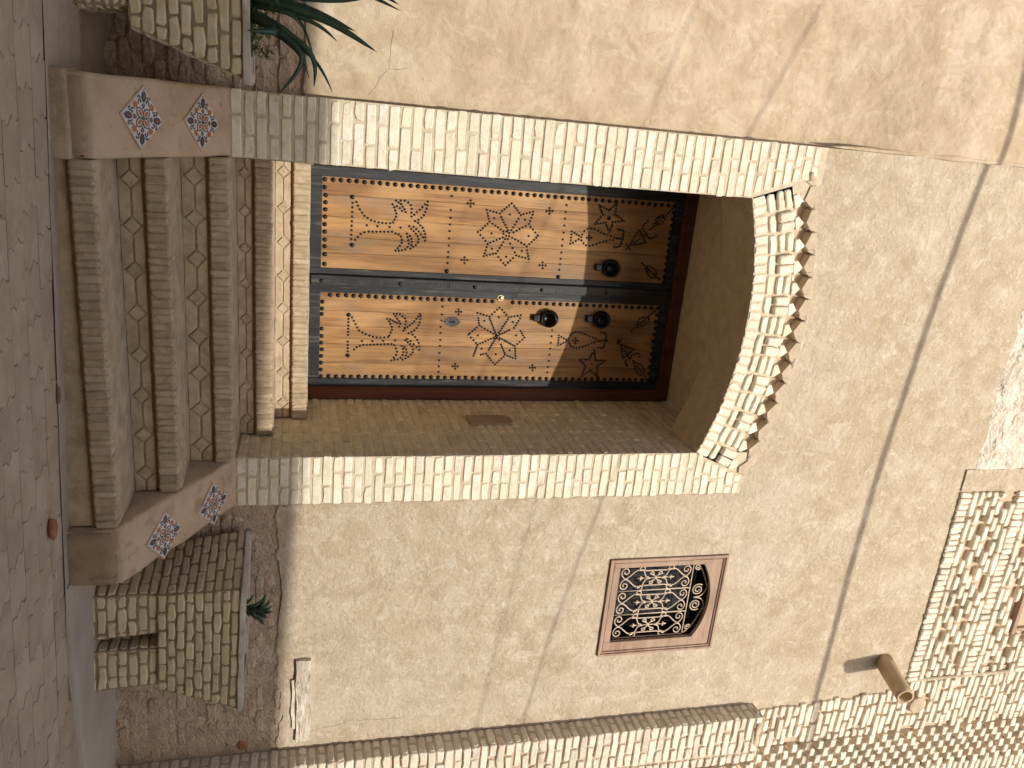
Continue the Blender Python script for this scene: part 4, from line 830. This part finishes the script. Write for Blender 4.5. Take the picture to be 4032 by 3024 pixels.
# ------------------------------------------------------------------ planters
random.seed(71)
def planter(label, xt0, xt1, xb0, xb1, zt, zb, yft, yfb, ybk, legs, zg, sides, tilt, skew=0.):
    t = thing('planter', label, 'planter', ((xb0+xb1)/2, (yfb+ybk)/2, zg), 'brick patterned planters')
    cx = (xt0+xt1)/2; sh = lambda x: tilt*(x-cx)
    def C(x, y, z): return Vector((x+skew*max(0, (y-yft)/(ybk-yft))*(1-(x-xt0)/(xt1-xt0)), y, z+sh(x)))
    q = [C(xb0, yfb, zb), C(xb1, yfb, zb), C(xb1, ybk, zb), C(xb0, ybk, zb), C(xt0, yft, zt), C(xt1, yft, zt), C(xt1, ybk, zt), C(xt0, ybk, zt)]
    wl = .055
    inn = [C(xt0+wl, yft+wl, zt), C(xt1-wl, yft+wl, zt), C(xt1-wl, ybk-.03, zt), C(xt0+wl, ybk-.03, zt), C(xt0+wl, yft+wl, zt-.09), C(xt1-wl, yft+wl, zt-.09), C(xt1-wl, ybk-.03, zt-.09), C(xt0+wl, ybk-.03, zt-.09)]
    add('trough', q+inn, [(0, 3, 2, 1), (0, 1, 5, 4), (1, 2, 6, 5), (2, 3, 7, 6), (3, 0, 4, 7), (4, 5, 9, 8), (5, 6, 10, 9), (6, 7, 11, 10), (7, 4, 8, 11), (8, 9, 13, 12), (9, 10, 14, 13), (10, 11, 15, 14), (11, 8, 12, 15)], 'pot_joint', t)
    V = []; F = []; n = 20
    for i in range(n+1):
        for j in range(7):
            x = xt0+wl+(xt1-xt0-2*wl)*i/n; yy = yft+wl+(ybk-.03-yft-wl)*j/6; V.append(C(x, yy, zt-.045+.012*noise.noise(Vector((x*14, yy*14, 0)))))
    for i in range(n):
        for j in range(6): k = i*7+j; F.append((k, k+7, k+8, k+1))
    add('soil', V, F, 'soil', t)
    # rim
    bm = bmesh.new(); o_ = .012
    R_ = [[(xt0-o_, yft-o_), (xt1+o_, yft-o_), (xt1+o_, ybk), (xt0-o_, ybk)], [(xt0+wl-.01, yft+wl-.01), (xt1-wl+.01, yft+wl-.01), (xt1-wl+.01, ybk-.03), (xt0+wl-.01, ybk-.03)]]
    rings = []
    for ring, z in ((R_[0], zt-.022), (R_[0], zt+.006), (R_[1], zt+.006), (R_[1], zt-.06)): rings.append([bm.verts.new(C(x, yy, z)) for x, yy in ring])
    for r in range(3):
        for i in range(4): bm.faces.new([rings[r][i], rings[r][(i+1) % 4], rings[r+1][(i+1) % 4], rings[r+1][i]])
    bmesh.ops.bevel(bm, geom=[e for e in bm.edges if len(e.link_faces) == 2], offset=.008, segments=2, affect='EDGES')
    for _ in range(3): bmesh.ops.subdivide_edges(bm, edges=[e for e in bm.edges if e.calc_length() > .05], cuts=1, use_grid_fill=True)
    rough(bm, .006, 11, xt0); addbm('rim', bm, 'pot_rim', t, True)
    def face(A, B, D, E_, rows, nb, off=0.):     # A,B bottom corners, D,E_ top corners (A below D)
        nrm = (B-A).cross(D-A).normalized()
        for r in range(rows):
            v0, v1 = r/rows, (r+1)/rows; vm = (v0+v1)/2
            p, s = A.lerp(D, vm), B.lerp(E_, vm); wd = (s-p).length; ex = (s-p)/wd; hgt = (D-A).length/rows
            sh_ = (r % 2)*.5+off; k = -1
            while k <= nb+1:
                a = max(0, (k+sh_)/nb*wd); b = min(wd, (k+1+sh_)/nb*wd); k += 1
                if b-a < .018: continue
                c = p+ex*((a+b)/2)+nrm*.008; ez = nrm.cross(ex)
                brick(t, c, ex, nrm, ez, b-a-.009, hgt-.010, .03, 'pot_brick', b=.006, jit=.004, tilt=.03)
    ztb = zt-.024; f = (ztb-zb)/(zt-zb)
    T = lambda i, j: q[i].lerp(q[j], f)
    face(q[0], q[1], T(0, 4), T(1, 5), 9, 5.5 if xt1-xt0 > .7 else 5)
    if 'l' in sides: face(q[3], q[0], T(3, 7), T(0, 4), 9, 3)
    if 'r' in sides: face(q[1], q[2], T(1, 5), T(2, 6), 9, 3)
    for (lx0, lx1) in legs:
        g = .012; ly0, ly1 = yfb+.02, ybk-.06
        k = [C(lx0-g, ly0-g, zg), C(lx1+g, ly0-g, zg), C(lx1+g, ly1, zg), C(lx0-g, ly1, zg), C(lx0, ly0, zb), C(lx1, ly0, zb), C(lx1, ly1, zb), C(lx0, ly1, zb)]
        for v in k[:4]: v.z = gz(v.x)-.02
        add('leg', k, [(0, 1, 5, 4), (1, 2, 6, 5), (2, 3, 7, 6), (3, 0, 4, 7)], 'pot_joint', t)
        face(k[0], k[1], k[4], k[5], 7, 1.7, random.random()*.3)
        if 'l' in sides: face(k[3], k[0], k[7], k[4], 7, 2)
        if 'r' in sides: face(k[1], k[2], k[5], k[6], 7, 2)
    return t
planter('brick patterned planter on two legs right of the stairs, holding a small succulent', 2.482, 3.262, 2.545, 3.125, -.292, -.735, -.50, -.44, -.05, [(2.555, 2.79), (2.885, 3.11)], -1.07, 'l', -.04, -.11)
planter('brick patterned planter left of the stairs, cut by the picture edge, holding long leaves', -.93, -.062, -.78, -.235, -.238, -.715, -.50, -.47, -.13, [(-.53, -.305), (-.78, -.62)], -.94, 'r', 0)

# ------------------------------------------------------------------ plants
def blade(parent, pts, wd, m='leaf', nm='leaf', fold=.25, n=12):
    P = [Vector(p) for p in pts]
    def at(t):
        s = t*(len(P)-1); i = min(int(s), len(P)-2); u = s-i
        p0 = P[max(i-1, 0)]; p1 = P[i]; p2 = P[i+1]; p3 = P[min(i+2, len(P)-1)]
        return .5*((2*p1)+(p2-p0)*u+(2*p0-5*p1+4*p2-p3)*u*u+(3*p1-p0-3*p2+p3)*u*u*u)
    V = []; F = []
    view = Vector((0, -1, .15)).normalized()
    for k in range(n+1):
        t = k/n; c = at(t); tg = (at(min(1, t+.02))-at(max(0, t-.02))).normalized()
        sd = tg.cross(view); sd = sd.normalized() if sd.length > .05 else EX
        w_ = wd*min(1, (t*5+.45))*max(0, (1-t**2.6)); nr = sd.cross(tg)
        V += [c-sd*w_+nr*w_*fold, c-nr*.0015, c+sd*w_+nr*w_*fold, c+nr*.0015]
    for k in range(n):
        a = 4*k
        F += [(a, a+1, a+5, a+4), (a+1, a+2, a+6, a+5), (a+4, a+7, a+3, a), (a+7, a+6, a+2, a+3)]
    return add(nm, V, F, m, parent, True)
pl = thing('long_leaf_plant', 'dark green plant with long strap leaves in the left planter', 'plant', (-.42, -.36, -.28))
def lf(b, mid, tip, wd): blade(pl, [b, mid, tip], wd*.7)
lf((-.42, -.34, -.26), (-.39, -.38, 0), (-.321, -.4, .218), .030)
lf((-.41, -.35, -.26), (-.36, -.40, .06), (-.243, -.42, .316), .032)
lf((-.40, -.36, -.26), (-.34, -.40, .02), (-.269, -.4, .139), .016)
lf((-.38, -.34, -.27), (-.20, -.36, .02), (-.046, -.36, .126), .014)
lf((-.38, -.36, -.27), (-.22, -.40, .01), (-.063, -.4, .039), .022)
lf((-.37, -.36, -.27), (-.22, -.40, -.05), (-.099, -.4, .019), .012)
lf((-.36, -.38, -.27), (-.20, -.42, -.02), (-.011, -.42, -.123), .020)
lf((-.38, -.36, -.27), (-.36, -.42, -.08), (-.307, -.4, -.011), .016)
lf((-.34, -.40, -.25), (-.28, -.50, -.12), (-.262, -.56, -.240), .034)
lf((-.46, -.34, -.26), (-.50, -.36, .15), (-.429, -.4, .418), .022)
lf((-.46, -.36, -.26), (-.52, -.40, .18), (-.454, -.4, .407), .030)
lf((-.48, -.36, -.26), (-.60, -.38, .1), (-.72, -.4, .30), .030)
lf((-.48, -.36, -.26), (-.66, -.42, .0), (-.84, -.44, .05), .028)
lf((-.44, -.34, -.26), (-.46, -.30, .16), (-.56, -.26, .42), .030)
lf((-.36, -.34, -.27), (-.26, -.34, -.10), (-.19, -.36, -.02), .018)
random.seed(5)
for k in range(4):
    b_ = Vector((random.uniform(-.50, -.30), random.uniform(-.42, -.28), -.27)); d_ = Vector((rj(.30), rj(.14)-.04, random.uniform(.12, .36)))
    lf(b_, b_+d_*.55+Vector((0, 0, .05)), b_+d_+Vector((d_.x*.3, 0, -.02)), random.uniform(.010, .020))
V = []; F = []
for k in range(420):
    c = Vector((random.uniform(-.50, -.18), random.uniform(-.42, -.2), -.27+abs(random.gauss(0, .055)))); d = Vector((rj(1), rj(1), random.random())).normalized(); e = d.orthogonal().normalized()*.006
    q = len(V); V += [c-e, c+e, c+d*.03]; F.append((q, q+1, q+2))
mo = add('moss', V, F, 'moss', pl); mo['kind'] = 'stuff'
al = thing('succulent', 'small spiky green succulent growing in the right planter', 'plant', (2.75, -.27, -.33))
def ab(t0, tip, wd): blade(al, [t0, (Vector(t0)+Vector(tip))/2+Vector((0, -.01, .012)), tip], wd, n=8, fold=.35)
st0 = Vector((2.735, -.27, -.34)); st1 = Vector((2.775, -.27, -.215))
tube('stem', [st0, (st0+st1)/2, st1], [.008, .007, .005], 'leaf', al)
for t, tip, wd in [(.1, (2.678, -.25, -.250), .012), (.35, (2.700, -.27, -.200), .013), (.7, (2.678, -.25, -.185), .015), (.85, (2.695, -.28, -.160), .012), (.95, (2.758, -.25, -.148), .012), (1., (2.801, -.25, -.146), .014), (.8, (2.815, -.29, -.178), .016),
                  (.6, (2.872, -.27, -.198), .017), (.45, (2.830, -.28, -.236), .016), (.25, (2.815, -.27, -.276), .012), (.05, (2.862, -.26, -.292), .010), (.1, (2.72, -.31, -.285), .012), (.5, (2.74, -.33, -.215), .014), (.7, (2.77, -.2, -.16), .013)]:
    p = st0.lerp(st1, t); ab(tuple(p), tip, wd)

# ------------------------------------------------------------------ loose bits on the ground
def rock(nm, c, s, m, label, cat, seed):
    bm = bmesh.new(); bmesh.ops.create_icosphere(bm, subdivisions=2, radius=1); rough(bm, .35, 1.3, seed)
    for v in bm.verts: v.co = Vector((v.co.x*s[0], v.co.y*s[1], v.co.z*s[2]))+Vector(c)
    return tag(addbm(nm, bm, m, None), label, cat)
rock('brick_chip', (1.80, -1.04, gz(1.8)+.014), (.052, .030, .020), 'red_brick', 'chip of red brick lying on the paving near the stairs', 'brick chip', 3)
rock('pebble', (2.06, -.99, gz(2.06)+.004), (.010, .008, .006), 'render_rough', 'small pale pebble on the paving near the right stair side', 'pebble', 8)
rock('debris', (1.26, -.865, gz(1.26)+.008), (.045, .012, .010), 'dirt', 'dark scrap lying against the lowest step', 'debris', 12)

# ------------------------------------------------------------------ cables strung across the lane (they cast the slanting shadows)
def cable(d, sh, r, label):         # sh: points (X, Y, Z) of the facade where its shadow falls; d: distance from there towards the sun
    s = Vector((.1, -1, .714)); P = [Vector(p)+s*(d-p[1]*0) for p in sh]
    xs = [p.x for p in P]
    def q(x, k):                    # smooth sag through the points
        t = 0
        for i in range(len(P)):
            m = 1
            for j in range(len(P)):
                if i != j: m *= (x-xs[j])/(xs[i]-xs[j])
            t += m*P[i][k]
        return t
    pts = [(x, P[0].y, q(x, 2)) for x in [-2.5+8.5*k/60 for k in range(61)]]
    o = tube('cable', pts, r, 'cable', None, 8); tag(o, label, 'cable', 'cables over the lane')
def onY(p, y0=0.):                  # slide a shadow point along the sun to the plane Y = y0
    k = y0-p[1]; return (p[0]-.1*k, y0, p[2]-.714*k)
cable(2.3, [(-.01, 0, 4.184), (1.281, 0, 4.026), (3.783, 0, 3.914)], .0205, 'thick cable above the doorway whose dark shadow crosses the upper facade')
cable(3.0, [onY((-.45, .14, 2.725)), (2.269, 0, 1.893), (3.8, 0, 1.566)], .0048, 'cable whose shadow slants past the window and over the arch')
cable(3.3, [onY((-.738, .14, 2.113)), (2.355, 0, 1.432), (3.842, 0, 1.223)], .0032, 'lowest cable whose faint shadow slants below the window')
